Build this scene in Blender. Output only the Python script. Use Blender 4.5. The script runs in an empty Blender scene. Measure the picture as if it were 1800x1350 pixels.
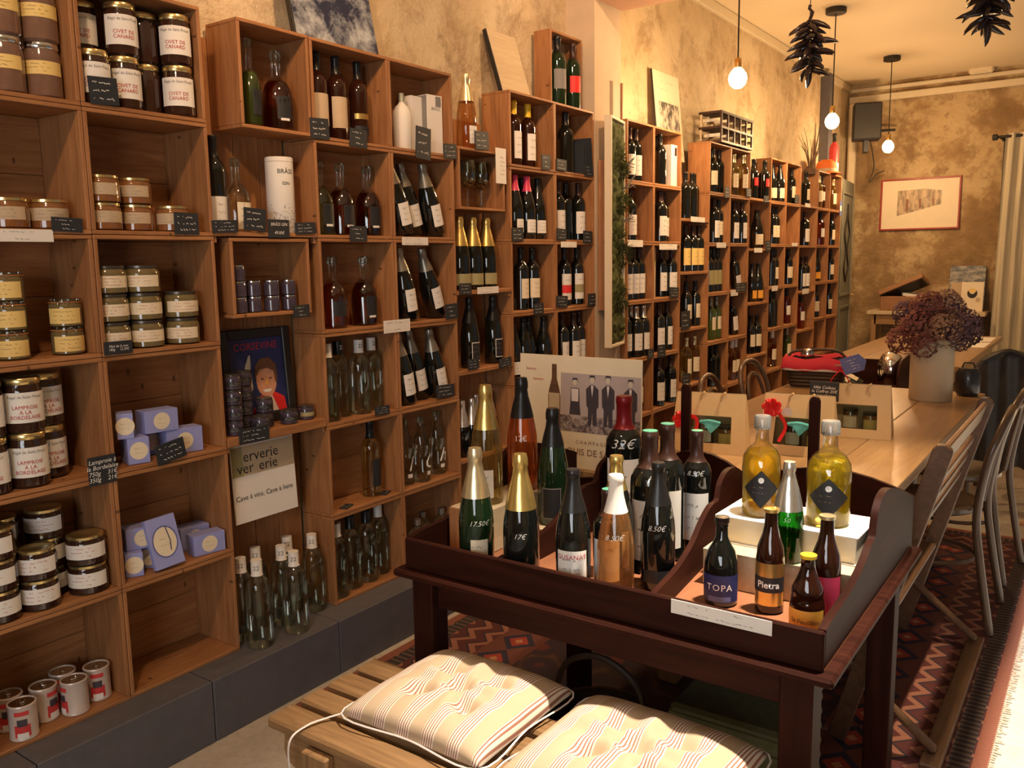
import bpy, bmesh, math, random
from mathutils import Vector, Matrix, noise as mnoise
rnd = random.Random(7)
PI = math.pi
SC = bpy.context.scene
COL = SC.collection

# ------------------------------------------------------------------ camera
F = 1507.5                                   # focal length in pixels of the 1800 x 1350 frame
YAW, PITCH, ROLL = 0.61209, 0.14236, -0.016146
CAM = Vector((2.311, 0.0, 1.4685))
_fw = Vector((-math.sin(YAW) * math.cos(PITCH), math.cos(YAW) * math.cos(PITCH), -math.sin(PITCH)))
_rt = Vector((math.cos(YAW), math.sin(YAW), 0)); _up = _rt.cross(_fw)
RT = _rt * math.cos(ROLL) + _up * math.sin(ROLL); UP = -_rt * math.sin(ROLL) + _up * math.cos(ROLL); FW = _fw
cd = bpy.data.cameras.new('camera'); cam = bpy.data.objects.new('camera', cd); COL.objects.link(cam)
cd.sensor_fit = 'HORIZONTAL'; cd.sensor_width = 36.0; cd.lens = F * 36 / 1800; cd.clip_start = 0.05; cd.clip_end = 60
R3 = Matrix((RT, UP, -FW)).transposed()
cam.matrix_world = Matrix.Translation(CAM) @ R3.to_4x4()
SC.camera = cam

# ------------------------------------------------------------------ world, lights, exposure
SC.view_settings.view_transform = 'Standard'; SC.view_settings.look = 'None'
SC.view_settings.gamma = 1.0; SC.view_settings.exposure = 0.0; SC.view_settings.use_curve_mapping = False
SC.cycles.caustics_reflective = False; SC.cycles.caustics_refractive = False
SC.cycles.sample_clamp_indirect = 6.0
wd = bpy.data.worlds.new('daylight'); SC.world = wd; wd.use_nodes = True
wd.node_tree.nodes['Background'].inputs[0].default_value = (0.95, 0.95, 1.0, 1)
wd.node_tree.nodes['Background'].inputs[1].default_value = 0.15

def lamp(name, kind, loc, energy, color, target=None, **kw):
    l = bpy.data.lights.new(name, kind); l.energy = energy; l.color = color
    for k, v in kw.items(): setattr(l, k, v)
    o = bpy.data.objects.new(name, l); COL.objects.link(o); o.location = loc
    if target: o.rotation_euler = (Vector(target) - Vector(loc)).to_track_quat('-Z', 'Y').to_euler()
    return o
WARM = (1.0, 0.61, 0.33); HALO = (1.0, 0.86, 0.68)
lamp('sun', 'SUN', (8, 5, 8), 8.5, (1.0, 0.95, 0.88), (8 - 5.2, 5 + 0.5, 8 - 5.2), angle=math.radians(1.0))
lamp('ceiling_spot_over_desk', 'SPOT', (2.15, 1.92, 3.22), 950, HALO, (1.80, 1.46, 0.6), spot_size=math.radians(46), spot_blend=0.9, shadow_soft_size=0.05)
lamp('ceiling_spot_jars', 'SPOT', (1.25, 0.25, 3.22), 88, WARM, (0.0, 1.4, 1.95), spot_size=math.radians(105), spot_blend=0.8, shadow_soft_size=0.06)
lamp('ceiling_spot_spirits', 'SPOT', (1.05, 1.7, 3.22), 98, WARM, (0.0, 2.8, 2.15), spot_size=math.radians(105), spot_blend=0.8, shadow_soft_size=0.06)
lamp('ceiling_spot_wines', 'SPOT', (1.15, 3.2, 3.22), 72, WARM, (0.0, 4.4, 1.9), spot_size=math.radians(100), spot_blend=0.8, shadow_soft_size=0.06)

lamp('ceiling_spot_table', 'SPOT', (1.75, 3.35, 3.22), 420, (1.0, .74, .46), (1.62, 2.80, .76), spot_size=math.radians(40), spot_blend=.9, shadow_soft_size=.05)
lamp('camera_side_fill', 'AREA', (2.5, -2.12, 1.45), 62, (.92, .96, 1.0), (2.0, 2.0, 1.0), shape='RECTANGLE', size=1.9, size_y=1.5)  # unseen cool fill added behind the camera to brighten surfaces facing it

# ------------------------------------------------------------------ placing helpers
def at(px, py, x=None, y=None, z=None):
    d = FW + RT * ((px - 900) / F) + UP * ((675 - py) / F)
    if x is not None: t = (x - CAM.x) / d.x
    elif y is not None: t = (y - CAM.y) / d.y
    else: t = (z - CAM.z) / d.z
    return CAM + d * t
def yfor(px, x, z):
    k = (px - 900) / F; v = RT - FW * k
    return -((x - CAM.x) * v.x + (z - CAM.z) * v.z) / v.y

# ------------------------------------------------------------------ materials
MAT = {}
class NB:
    def __init__(s, m): s.t = m.node_tree; s.n = s.t.nodes; s.l = s.t.links
    def new(s, typ, **kw):
        n = s.n.new(typ)
        for k, v in kw.items(): setattr(n, k, v)
        return n
    def set(s, n, key, v):
        if hasattr(v, 'is_linked') or isinstance(v, bpy.types.NodeSocket): s.l.new(v, n.inputs[key])
        else: n.inputs[key].default_value = v
    def m(s, op, a, b=0.0, c=0.0):
        n = s.new('ShaderNodeMath', operation=op)
        for i, v in enumerate((a, b, c)): s.set(n, i, v)
        return n.outputs[0]
    def mix(s, f, a, b):
        n = s.new('ShaderNodeMix', data_type='RGBA'); s.set(n, 0, f)
        for k, v in ((6, a), (7, b)):
            if isinstance(v, tuple): v = (*v[:3], 1)
            s.set(n, k, v)
        return n.outputs[2]
    def noise(s, vec, scale, detail=4, rough=.55, dist=0.0):
        n = s.new('ShaderNodeTexNoise'); s.set(n, 'Vector', vec); n.inputs['Scale'].default_value = scale
        n.inputs['Detail'].default_value = detail; n.inputs['Roughness'].default_value = rough; n.inputs['Distortion'].default_value = dist
        return n.outputs[0]
    def ramp(s, f, stops):
        n = s.new('ShaderNodeValToRGB'); s.set(n, 0, f); e = n.color_ramp.elements
        while len(e) < len(stops): e.new(.5)
        for q, (p, c) in zip(e, stops): q.position = p; q.color = (*c, 1)
        return n.outputs[0]
    def map(s, vec, scale=(1, 1, 1), loc=(0, 0, 0)):
        n = s.new('ShaderNodeMapping'); s.set(n, 0, vec); n.inputs['Scale'].default_value = scale; n.inputs['Location'].default_value = loc
        return n.outputs[0]
    def bump(s, h, strength=.3, dist=.01):
        n = s.new('ShaderNodeBump'); s.set(n, 'Height', h); n.inputs['Strength'].default_value = strength; n.inputs['Distance'].default_value = dist
        return n.outputs[0]
def newmat(name):
    m = bpy.data.materials.new(name); m.use_nodes = True; MAT[name] = m
    nb = NB(m); b = m.node_tree.nodes['Principled BSDF']
    return m, nb, b
def plain(name, col, rough=.5, metal=0.0, spec=.5, trans=0.0, ior=1.45, coat=0.0, vary=.12, scale=14, alpha=None, emit=0, sss=0):
    m, nb, b = newmat(name)
    b.inputs['Roughness'].default_value = rough; b.inputs['Metallic'].default_value = metal
    b.inputs['Specular IOR Level'].default_value = spec; b.inputs['Transmission Weight'].default_value = trans
    b.inputs['IOR'].default_value = ior; b.inputs['Coat Weight'].default_value = coat
    if emit: b.inputs['Emission Color'].default_value = (*col, 1); b.inputs['Emission Strength'].default_value = emit
    if vary:
        tc = nb.new('ShaderNodeTexCoord'); f = nb.noise(tc.outputs['Object'], scale)
        c = nb.mix(f, tuple(v * (1 - vary) for v in col), tuple(min(1, v * (1 + vary)) for v in col))
        nb.l.new(c, b.inputs['Base Color'])
    else: b.inputs['Base Color'].default_value = (*col, 1)
    return m
def wood(name, dark, light, axis='y', rough=.55, scale=1.0, bump=.15, knots=True, coat=0.0, spec=.4):
    m, nb, b = newmat(name); b.inputs['Specular IOR Level'].default_value = spec
    tc = nb.new('ShaderNodeTexCoord'); oi = nb.new('ShaderNodeObjectInfo')
    off = nb.new('ShaderNodeVectorMath', operation='ADD'); nb.l.new(tc.outputs['Object'], off.inputs[0])
    sc_ = nb.new('ShaderNodeVectorMath', operation='SCALE'); nb.l.new(oi.outputs['Location'], sc_.inputs[0]); sc_.inputs['Scale'].default_value = 3.7
    nb.l.new(sc_.outputs[0], off.inputs[1])
    s = [26 * scale] * 3; s['xyz'.index(axis)] = 2.2 * scale
    v = nb.map(off.outputs[0], tuple(s))
    f = nb.noise(v, 1.0, 5, .6, 1.6)
    f2 = nb.noise(off.outputs[0], 3.0 * scale, 2)
    fine = nb.noise(nb.map(off.outputs[0], tuple(q * 5 for q in s)), 1.0, 3)
    a = nb.m('ADD', nb.m('MULTIPLY', f, .75), nb.m('MULTIPLY', fine, .25))
    c = nb.ramp(a, [(.30, dark), (.72, light)])
    tone = nb.m('ADD', nb.m('MULTIPLY', oi.outputs['Random'], .35), nb.m('MULTIPLY', f2, .5))
    c = nb.mix(nb.m('MULTIPLY', tone, .55), c, tuple(q * .55 for q in dark))
    if knots:
        vo = nb.new('ShaderNodeTexVoronoi'); nb.l.new(nb.map(off.outputs[0], tuple(5 * q / s[0] * (2.2 if i == 'xyz'.index(axis) else 1) * 4 for i, q in enumerate([26, 26, 26]))), vo.inputs['Vector']); vo.inputs['Scale'].default_value = .34
        k = nb.m('LESS_THAN', vo.outputs['Distance'], .075)
        c = nb.mix(nb.m('MULTIPLY', k, .75), c, tuple(q * .3 for q in dark))
    nb.l.new(c, b.inputs['Base Color']); b.inputs['Roughness'].default_value = rough
    b.inputs['Coat Weight'].default_value = coat; b.inputs['Coat Roughness'].default_value = .25
    nb.l.new(nb.bump(a, bump, .004), b.inputs['Normal'])
    return m
# timber
for ax in 'xyz':
    wood('pine_' + ax, (.27, .108, .038), (.57, .275, .112), ax)
    wood('dark_' + ax, (.016, .0045, .003), (.056, .0155, .009), ax, .5, .7, .08, False, .0, .07)
    wood('oak_' + ax, (.30, .165, .070), (.50, .31, .15), ax, .28, .8, .05, False, .3, .5)
    wood('bench_' + ax, (.15, .075, .028), (.42, .235, .10), ax, .6, .9, .3)
wood('pale_y', (.56, .43, .26), (.74, .60, .40), 'y', .55, 1.0, .1, False)
wood('bentwood', (.075, .040, .022), (.16, .095, .055), 'z', .3, 1, .05, False, .4)
wood('walnut', (.10, .05, .026), (.22, .115, .06), 'y', .4, 1, .1, False, .2)
wood('rackwood', (.028, .012, .009), (.060, .026, .018), 'y', .5, 1, .1, False)
wood('trayfloor', (.30, .11, .05), (.48, .20, .10), 'y', .4, .8, .1, False, .2)
# room
m, nb, b = newmat('plaster')
tc = nb.new('ShaderNodeTexCoord'); P_ = tc.outputs['Object']
f1 = nb.noise(P_, 1.6, 6, .65, .6); f2 = nb.noise(P_, 9, 6, .7); f3 = nb.noise(nb.map(P_, (1, 1, 1), (4, 2, 7)), 3.2, 8, .75, .3)
c = nb.ramp(f1, [(.32, (.50, .375, .215)), (.5, (.62, .485, .30)), (.68, (.70, .59, .40))])
c = nb.mix(nb.ramp(f3, [(.49, (0, 0, 0)), (.66, (.85, .85, .85))]), c, (.34, .23, .12))
sp = nb.ramp(f2, [(.60, (0, 0, 0)), (.74, (.8, .8, .8))]); c = nb.mix(sp, c, (.30, .21, .12))
nb.l.new(c, b.inputs['Base Color']); b.inputs['Roughness'].default_value = .9
nb.l.new(nb.bump(nb.m('ADD', f2, nb.m('MULTIPLY', f3, 1.5)), .55, .03), b.inputs['Normal'])
m, nb, b = newmat('old_stone')
tc = nb.new('ShaderNodeTexCoord'); P_ = tc.outputs['Object']
f1 = nb.noise(P_, 1.7, 7, .62, .15); f2 = nb.noise(P_, 14, 6, .7); f3 = nb.noise(nb.map(P_, (1, 1, 1), (3, 9, 1)), 3.4, 7, .68, .1)
c = nb.ramp(f1, [(.36, (.20, .125, .055)), (.47, (.34, .22, .105)), (.53, (.50, .37, .20)), (.66, (.58, .45, .26))])
c = nb.mix(nb.ramp(f3, [(.50, (0, 0, 0)), (.60, (.9, .9, .9))]), c, (.27, .17, .08))
c = nb.mix(nb.ramp(f2, [(.56, (0, 0, 0)), (.7, (.7, .7, .7))]), c, (.22, .14, .07))
nb.l.new(c, b.inputs['Base Color']); b.inputs['Roughness'].default_value = .92
nb.l.new(nb.bump(nb.m('ADD', f2, nb.m('MULTIPLY', f3, 2.0)), .6, .03), b.inputs['Normal'])
plain('pier_plaster', (.60, .47, .33), .9, vary=.22, scale=6)
plain('ceiling_paint', (.78, .66, .46), .8, vary=.04, scale=2)
plain('trim_paint', (.70, .60, .42), .6, vary=.06)
plain('beam_paint', (.52, .32, .22), .7, vary=.2, scale=5)
plain('plinth_grey', (.105, .100, .112), .75, vary=.25, scale=18)
m, nb, b = newmat('floor_concrete')
tc = nb.new('ShaderNodeTexCoord'); P_ = tc.outputs['Object']
c = nb.ramp(nb.noise(P_, 2.2, 8, .65, .5), [(.35, (.42, .37, .30)), (.65, (.58, .53, .45))])
c = nb.mix(nb.ramp(nb.noise(P_, 40, 4, .7), [(.45, (0, 0, 0)), (.75, (.5, .5, .5))]), c, (.30, .26, .21))
nb.l.new(c, b.inputs['Base Color']); b.inputs['Roughness'].default_value = .75
# glass
plain('glass_dark', (.006, .007, .006), .04, vary=0, coat=.6)
plain('glass_green', (.008, .022, .008), .04, vary=0, coat=.6)
plain('glass_olive', (.05, .075, .012), .05, vary=0, coat=.5)
plain('glass_brown', (.024, .006, .003), .05, vary=0, coat=.6)
def thin_glass(name, col, tint=.0, rough=.0):
    m, nb, b = newmat(name); nb.n.remove(b); out = nb.n['Material Output']
    tr = nb.new('ShaderNodeBsdfTransparent'); tr.inputs[0].default_value = (*col, 1)
    df = nb.new('ShaderNodeBsdfTranslucent'); df.inputs[0].default_value = (*col, 1)
    gl = nb.new('ShaderNodeBsdfGlossy'); gl.inputs['Roughness'].default_value = .03
    lw = nb.new('ShaderNodeLayerWeight'); lw.inputs[0].default_value = .42
    m1 = nb.new('ShaderNodeMixShader'); m1.inputs[0].default_value = tint; nb.l.new(tr.outputs[0], m1.inputs[1]); nb.l.new(df.outputs[0], m1.inputs[2])
    m2 = nb.new('ShaderNodeMixShader'); nb.l.new(nb.m('MINIMUM', nb.m('MULTIPLY', lw.outputs['Fresnel'], .85), .6), m2.inputs[0]); nb.l.new(m1.outputs[0], m2.inputs[1]); nb.l.new(gl.outputs[0], m2.inputs[2])
    nb.l.new(m2.outputs[0], out.inputs[0])
thin_glass('glass_clear', (.86, .90, .84)); thin_glass('glass_amber', (.80, .30, .07), .25); thin_glass('glass_cognac', (.52, .17, .06), .15)
thin_glass('glass_rose', (.93, .45, .22), .3); thin_glass('glass_blush', (.93, .66, .40), .25); thin_glass('glass_straw', (.90, .80, .46), .2)
thin_glass('glass_lime', (.62, .72, .24), .25); thin_glass('glass_leaf', (.05, .30, .05), .1)
thin_glass('glass_fruit', (1.0, .90, .30), .45); thin_glass('glass_pure', (.97, .97, .95))
plain('stopper_glass', (.55, .55, .52), .08, trans=.7, vary=0)
plain('fruit_orange', (1.0, .48, .03), .4, vary=.2)
plain('fruit_yellow', (.98, .72, .12), .4, vary=.2, scale=30)
# metal, foil, plastic, paper
plain('foil_gold', (.83, .60, .20), .28, .9, vary=.12, scale=60)
plain('foil_paleg', (.80, .68, .42), .3, .85, vary=.1, scale=60)
plain('foil_silver', (.72, .68, .60), .28, .9, vary=.1, scale=60)
plain('foil_grey', (.30, .27, .22), .35, .7, vary=.1, scale=50)
plain('foil_black', (.015, .014, .014), .3, .2, vary=0)
plain('cap_red', (.20, .008, .010), .35, .2, vary=.1)
plain('cap_wine', (.045, .018, .012), .35, .1, vary=.1)
plain('cap_pink', (.62, .05, .12), .35, .1, vary=.1)
plain('cap_yellow', (.85, .55, .03), .35, .1, vary=.1)
plain('cap_white', (.80, .76, .70), .4, vary=.05)
plain('cap_green', (.10, .42, .28), .35, .3, vary=.1)
plain('cap_orange', (.75, .38, .08), .35, vary=.1)
plain('lid_gold', (.80, .62, .28), .25, .9, vary=.1)
plain('lid_dark', (.10, .085, .07), .3, .6, vary=.1)
plain('chrome', (.75, .74, .72), .12, 1.0, vary=0)
plain('rubber_ring', (.55, .20, .06), .6, vary=.1)
plain('paper_cream', (.78, .68, .50), .6, vary=.06)
plain('paper_white', (.80, .77, .72), .6, vary=.04)
plain('paper_yellow', (.80, .58, .20), .6, vary=.1)
plain('paper_orange', (.85, .42, .06), .6, vary=.1)
plain('paper_red', (.75, .03, .03), .5, vary=.1)
plain('paper_tan', (.52, .40, .26), .6, vary=.1)
plain('paper_olive', (.34, .30, .14), .6, vary=.1)
plain('paper_black', (.02, .02, .022), .5, vary=0)
plain('paper_pink', (.62, .05, .12), .5, vary=.1)
plain('paper_navy', (.02, .03, .12), .45, vary=.1)
plain('paper_lilac', (.30, .33, .66), .6, vary=.06)
plain('kraft', (.60, .42, .22), .7, vary=.08, scale=30)
plain('ink_black', (.02, .018, .018), .6, vary=0)
plain('ink_red', (.45, .03, .03), .6, vary=0)
plain('ink_brown', (.25, .12, .06), .6, vary=0)
plain('ink_grey', (.22, .21, .2), .6, vary=0)
plain('ink_gold', (.6, .45, .18), .5, vary=0)
plain('chalk', (.85, .84, .80), .7, vary=0)
plain('slate', (.022, .026, .032), .55, vary=.2)
plain('content_pate', (.19, .105, .07), .12, vary=.3, scale=40, coat=.6)
plain('content_dark', (.035, .014, .009), .1, vary=.3, scale=30, coat=.7)
plain('content_olive', (.16, .12, .05), .12, vary=.3, scale=40, coat=.6)
plain('content_amber', (.22, .09, .03), .12, vary=.35, scale=40, coat=.6)
plain('content_plum', (.06, .045, .07), .15, vary=.35, scale=50, coat=.5)
plain('tin_print', (.66, .56, .50), .35, .2, vary=.15, scale=30)
plain('print_red', (.60, .05, .05), .4, vary=.2, scale=40)
plain('print_dark', (.06, .05, .06), .4, vary=.2, scale=40)
plain('moss', (.075, .085, .022), .95, vary=.6, scale=25)
plain('moss_dark', (.045, .050, .016), .95, vary=.5, scale=25)
plain('sprig', (.24, .22, .17), .8, vary=.2)
plain('frame_white', (.72, .62, .46), .6, vary=.05)
plain('frame_black', (.02, .018, .016), .4, vary=.1)
plain('frame_red', (.30, .03, .02), .4, vary=.1)
plain('cable', (.02, .018, .016), .5, vary=0)
plain('brass', (.65, .42, .14), .3, .9, vary=.05)
plain('bulb_glow', (1.0, .66, .30), .3, vary=0, emit=16)
plain('pepper', (.022, .012, .011), .28, vary=.3, scale=20, coat=.4)
plain('speaker_black', (.018, .018, .02), .5, vary=.1)
plain('door_grey', (.20, .20, .155), .7, vary=.3, scale=9)
plain('stoneware', (.52, .42, .28), .55, vary=.12, scale=10)
plain('petal_red', (.20, .065, .05), .8, vary=.5, scale=30)
plain('petal_mauve', (.13, .065, .075), .8, vary=.5, scale=30)
plain('petal_tan', (.30, .16, .10), .8, vary=.5, scale=30)
plain('stem_brown', (.12, .07, .04), .8, vary=.2)
plain('wicker', (.055, .03, .018), .6, vary=.4, scale=60)
plain('cloth_red', (.42, .012, .03), .8, vary=.15)
plain('cloth_white', (.70, .62, .58), .85, vary=.05)
plain('cloth_orange', (.80, .20, .04), .7, vary=.15)
plain('ribbon_red', (.65, .02, .025), .25, vary=.1)
plain('tag_blue', (.12, .16, .42), .6, vary=.15)
plain('teal', (.10, .48, .50), .5, vary=.1)
plain('leather', (.30, .15, .07), .5, vary=.2)
plain('leather_dark', (.02, .018, .018), .35, vary=.3, coat=.3)
plain('jacket', (.035, .030, .027), .5, vary=.5, scale=12)
plain('fringe', (.45, .26, .15), .9, vary=.2)
plain('basket_green', (.12, .13, .07), .8, vary=.3, scale=40)
m, nb, b = newmat('striped_cotton')
tc = nb.new('ShaderNodeTexCoord'); sx = nb.new('ShaderNodeSeparateXYZ'); nb.l.new(tc.outputs['Object'], sx.inputs[0])
u = nb.m('ADD', nb.m('MULTIPLY', sx.outputs[0], 1 / .068), 50.0); fr = nb.m('FRACT', u)
fine = nb.m('LESS_THAN', nb.m('FRACT', nb.m('MULTIPLY', fr, 11.0)), .42)
zone = nb.m('GREATER_THAN', fr, .52)
c = nb.mix(nb.m('MULTIPLY', zone, 1.0), (.47, .345, .225), (.72, .62, .50))
c = nb.mix(nb.m('MULTIPLY', zone, fine), c, (.30, .13, .085))
nb.l.new(c, b.inputs['Base Color']); b.inputs['Roughness'].default_value = .9
nb.l.new(nb.bump(nb.noise(tc.outputs['Object'], 260, 2), .15, .002), b.inputs['Normal'])
m, nb, b = newmat('curtain_cloth')
tc = nb.new('ShaderNodeTexCoord'); c = nb.ramp(nb.noise(nb.map(tc.outputs['Object'], (6, 6, .6)), 3, 4), [(.3, (.42, .38, .28)), (.7, (.60, .54, .41))])
nb.l.new(c, b.inputs['Base Color']); b.inputs['Roughness'].default_value = .9
# persian rug: border bands counted from the long edges
RX0, RX1, RY0, RY1 = .15, 2.105, 1.75, 5.0
m, nb, b = newmat('rug_wool')
tc = nb.new('ShaderNodeTexCoord'); sx = nb.new('ShaderNodeSeparateXYZ'); nb.l.new(tc.outputs['Object'], sx.inputs[0])
X, Y = sx.outputs[0], sx.outputs[1]
hx, hy = (RX1 - RX0) / 2, (RY1 - RY0) / 2
dx = nb.m('SUBTRACT', hx, nb.m('ABSOLUTE', X)); dy = nb.m('SUBTRACT', hy, nb.m('ABSOLUTE', Y)); dd = nb.m('MINIMUM', dx, dy)
side = nb.m('LESS_THAN', dx, dy); run = nb.m('ADD', nb.m('MULTIPLY', side, Y), nb.m('MULTIPLY', nb.m('SUBTRACT', 1.0, side), X))
tri = nb.m('PINGPONG', nb.m('ADD', run, 20.0), .055)
zz = nb.m('FRACT', nb.m('MULTIPLY', nb.m('ADD', dd, tri), 11.5)); zig = nb.m('LESS_THAN', zz, .36); zdk = nb.m('GREATER_THAN', zz, .86)
c = nb.mix(zig, (.105, .022, .022), (.36, .15, .095)); c = nb.mix(zdk, c, (.03, .02, .035))
t2 = nb.m('PINGPONG', nb.m('ADD', run, 20.0), .085)
dm = nb.m('ADD', nb.m('ABSOLUTE', nb.m('SUBTRACT', dd, .36)), nb.m('MULTIPLY', t2, .9))
inner = nb.m('GREATER_THAN', dd, .27)
c2 = nb.mix(nb.m('LESS_THAN', dm, .075), (.16, .05, .035), (.02, .02, .05)); c2 = nb.mix(nb.m('LESS_THAN', dm, .045), c2, (.38, .05, .03)); c2 = nb.mix(nb.m('LESS_THAN', dm, .018), c2, (.55, .25, .12))
c = nb.mix(inner, c, c2)
fld = nb.m('GREATER_THAN', dd, .45)
vo = nb.new('ShaderNodeTexVoronoi'); nb.l.new(tc.outputs['Object'], vo.inputs['Vector']); vo.inputs['Scale'].default_value = 9
c3 = nb.ramp(vo.outputs['Distance'], [(.2, (.15, .03, .025)), (.35, (.025, .02, .04)), (.6, (.04, .02, .025)), (.75, (.12, .06, .04))])
c = nb.mix(fld, c, c3)
band = nb.m('MULTIPLY', nb.m('GREATER_THAN', dd, .045), nb.m('LESS_THAN', dd, .10))
c = nb.mix(band, c, nb.mix(nb.m('LESS_THAN', nb.m('FRACT', nb.m('MULTIPLY', run, 34)), .4), (.025, .02, .025), (.13, .09, .06)))
c = nb.mix(nb.m('LESS_THAN', dd, .04), c, (.30, .10, .055))
c = nb.mix(nb.m('MULTIPLY', nb.noise(tc.outputs['Object'], 160, 2), .45), c, (.05, .02, .02))
nb.l.new(c, b.inputs['Base Color']); b.inputs['Roughness'].default_value = .95
nb.l.new(nb.bump(nb.noise(tc.outputs['Object'], 400, 2), .4, .003), b.inputs['Normal'])
# pictures
def picture(name, a, bcol, lo, hi, scale, dist=1.0, mapping=(1, 1, 1)):
    m, nb, b = newmat(name)
    tc = nb.new('ShaderNodeTexCoord'); f = nb.noise(nb.map(tc.outputs['Object'], mapping), scale, 8, .7, dist)
    nb.l.new(nb.ramp(f, [(lo, a), (hi, bcol)]), b.inputs['Base Color']); b.inputs['Roughness'].default_value = .5
picture('painting_blue', (.016, .022, .055), (.46, .50, .54), .44, .66, 10.0, .15)
picture('print_crowd', (.06, .055, .05), (.62, .56, .46), .44, .56, 26, .5, (1, 1, .6))
picture('print_engraving', (.16, .12, .08), (.60, .44, .27), .38, .6, 30, .4, (1, 1, .25))
picture('print_coast', (.08, .10, .12), (.42, .40, .36), .4, .6, 9, .5, (1, 1, 3))
picture('poster_sky', (.42, .34, .33), (.52, .43, .40), .3, .7, 3)
picture('poster_field', (.10, .07, .07), (.50, .42, .40), .42, .62, 40)

# ------------------------------------------------------------------ mesh helpers
CACHE = {}
def finish(bm, smooth=False):
    me = bpy.data.meshes.new('m'); bm.normal_update(); bm.to_mesh(me); bm.free(); me.materials.append(None)
    if smooth: me.polygons.foreach_set('use_smooth', [True] * len(me.polygons))
    return me
def auto_smooth(me, deg=40):
    me.polygons.foreach_set('use_smooth', [True] * len(me.polygons))
    bm = bmesh.new(); bm.from_mesh(me)
    for e in bm.edges:
        if len(e.link_faces) == 2 and e.calc_face_angle() > math.radians(deg): e.smooth = False
    bm.to_mesh(me); bm.free(); return me
def box(sx, sy, sz, bev=.0015, base=False):
    key = ('box', round(sx, 4), round(sy, 4), round(sz, 4), bev, base)
    if key in CACHE: return CACHE[key]
    bm = bmesh.new(); bmesh.ops.create_cube(bm, size=1)
    bmesh.ops.scale(bm, vec=(sx, sy, sz), verts=bm.verts)
    if base: bmesh.ops.translate(bm, vec=(0, 0, sz / 2), verts=bm.verts)
    b_ = min(bev, .3 * min(sx, sy, sz))
    if b_ > 0: bmesh.ops.bevel(bm, geom=bm.edges[:], offset=b_, segments=1, affect='EDGES')
    CACHE[key] = finish(bm); return CACHE[key]
def lathe(prof, seg=20, key=None, deg=40):
    key = ('lathe', key or tuple(prof), seg)
    if key in CACHE: return CACHE[key]
    bm = bmesh.new(); rings = []
    for r, z in prof:
        if r < 1e-6: rings.append([bm.verts.new((0, 0, z))])
        else: rings.append([bm.verts.new((r * math.cos(2 * PI * i / seg), r * math.sin(2 * PI * i / seg), z)) for i in range(seg)])
    for a, c in zip(rings, rings[1:]):
        for i in range(seg):
            j = (i + 1) % seg
            if len(a) == 1 and len(c) == 1: continue
            if len(a) == 1: bm.faces.new((a[0], c[j], c[i]))
            elif len(c) == 1: bm.faces.new((a[i], a[j], c[0]))
            else: bm.faces.new((a[i], a[j], c[j], c[i]))
    bmesh.ops.recalc_face_normals(bm, faces=bm.faces[:])
    CACHE[key] = auto_smooth(finish(bm), deg); return CACHE[key]
def curved(R, h, half, n=8, z0=0.0, R2=None, key=None):
    key = ('lab', round(R, 4), round(h, 4), round(half, 3), round(z0, 4), R2 and round(R2, 4))
    if key in CACHE: return CACHE[key]
    bm = bmesh.new(); lo, hi = [], []
    for i in range(n + 1):
        a = -half + 2 * half * i / n
        lo.append(bm.verts.new((R * math.cos(a), R * math.sin(a), z0))); r2 = R2 or R
        hi.append(bm.verts.new((r2 * math.cos(a), r2 * math.sin(a), z0 + h)))
    for i in range(n): bm.faces.new((lo[i], lo[i + 1], hi[i + 1], hi[i]))
    CACHE[key] = finish(bm, True); return CACHE[key]
def prism(pts, depth, axis='x', bev=0.0, smooth=False):
    bm = bmesh.new()
    def mk(u, v, d): return {'x': (d, u, v), 'y': (u, d, v), 'z': (u, v, d)}[axis]
    a = [bm.verts.new(mk(u, v, -depth / 2)) for u, v in pts]; c = [bm.verts.new(mk(u, v, depth / 2)) for u, v in pts]
    bm.faces.new(a); bm.faces.new(c[::-1]); n = len(pts)
    for i in range(n): bm.faces.new((a[i], c[i], c[(i + 1) % n], a[(i + 1) % n]))
    bmesh.ops.recalc_face_normals(bm, faces=bm.faces[:])
    if bev: bmesh.ops.bevel(bm, geom=bm.edges[:], offset=bev, segments=1, affect='EDGES')
    me = finish(bm)
    return auto_smooth(me, 35) if smooth else me
def tube(pts, r, seg=8, closed=False, taper=None, flat=1.0):
    bm = bmesh.new(); pts = [Vector(p) for p in pts]; n = len(pts); rings = []; prev = None
    for i, p in enumerate(pts):
        if closed: t = pts[(i + 1) % n] - pts[i - 1]
        else: t = pts[min(i + 1, n - 1)] - pts[max(i - 1, 0)]
        t = t.normalized() if t.length > 1e-9 else Vector((0, 0, 1))
        if prev is None:
            a = Vector((0, 0, 1)) if abs(t.z) < .9 else Vector((1, 0, 0)); nrm = t.cross(a).normalized()
        else: nrm = (prev - t * prev.dot(t)).normalized()
        prev = nrm; bn = t.cross(nrm); rr = r * (taper[i] if taper else 1)
        rings.append([bm.verts.new(p + (nrm * math.cos(2 * PI * k / seg) + bn * math.sin(2 * PI * k / seg) * flat) * rr) for k in range(seg)])
    for i in range(n if closed else n - 1):
        a, c = rings[i], rings[(i + 1) % n]
        for k in range(seg): bm.faces.new((a[k], a[(k + 1) % seg], c[(k + 1) % seg], c[k]))
    if not closed: bm.faces.new(rings[0][::-1]); bm.faces.new(rings[-1])
    bmesh.ops.recalc_face_normals(bm, faces=bm.faces[:])
    return auto_smooth(finish(bm), 50)
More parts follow.
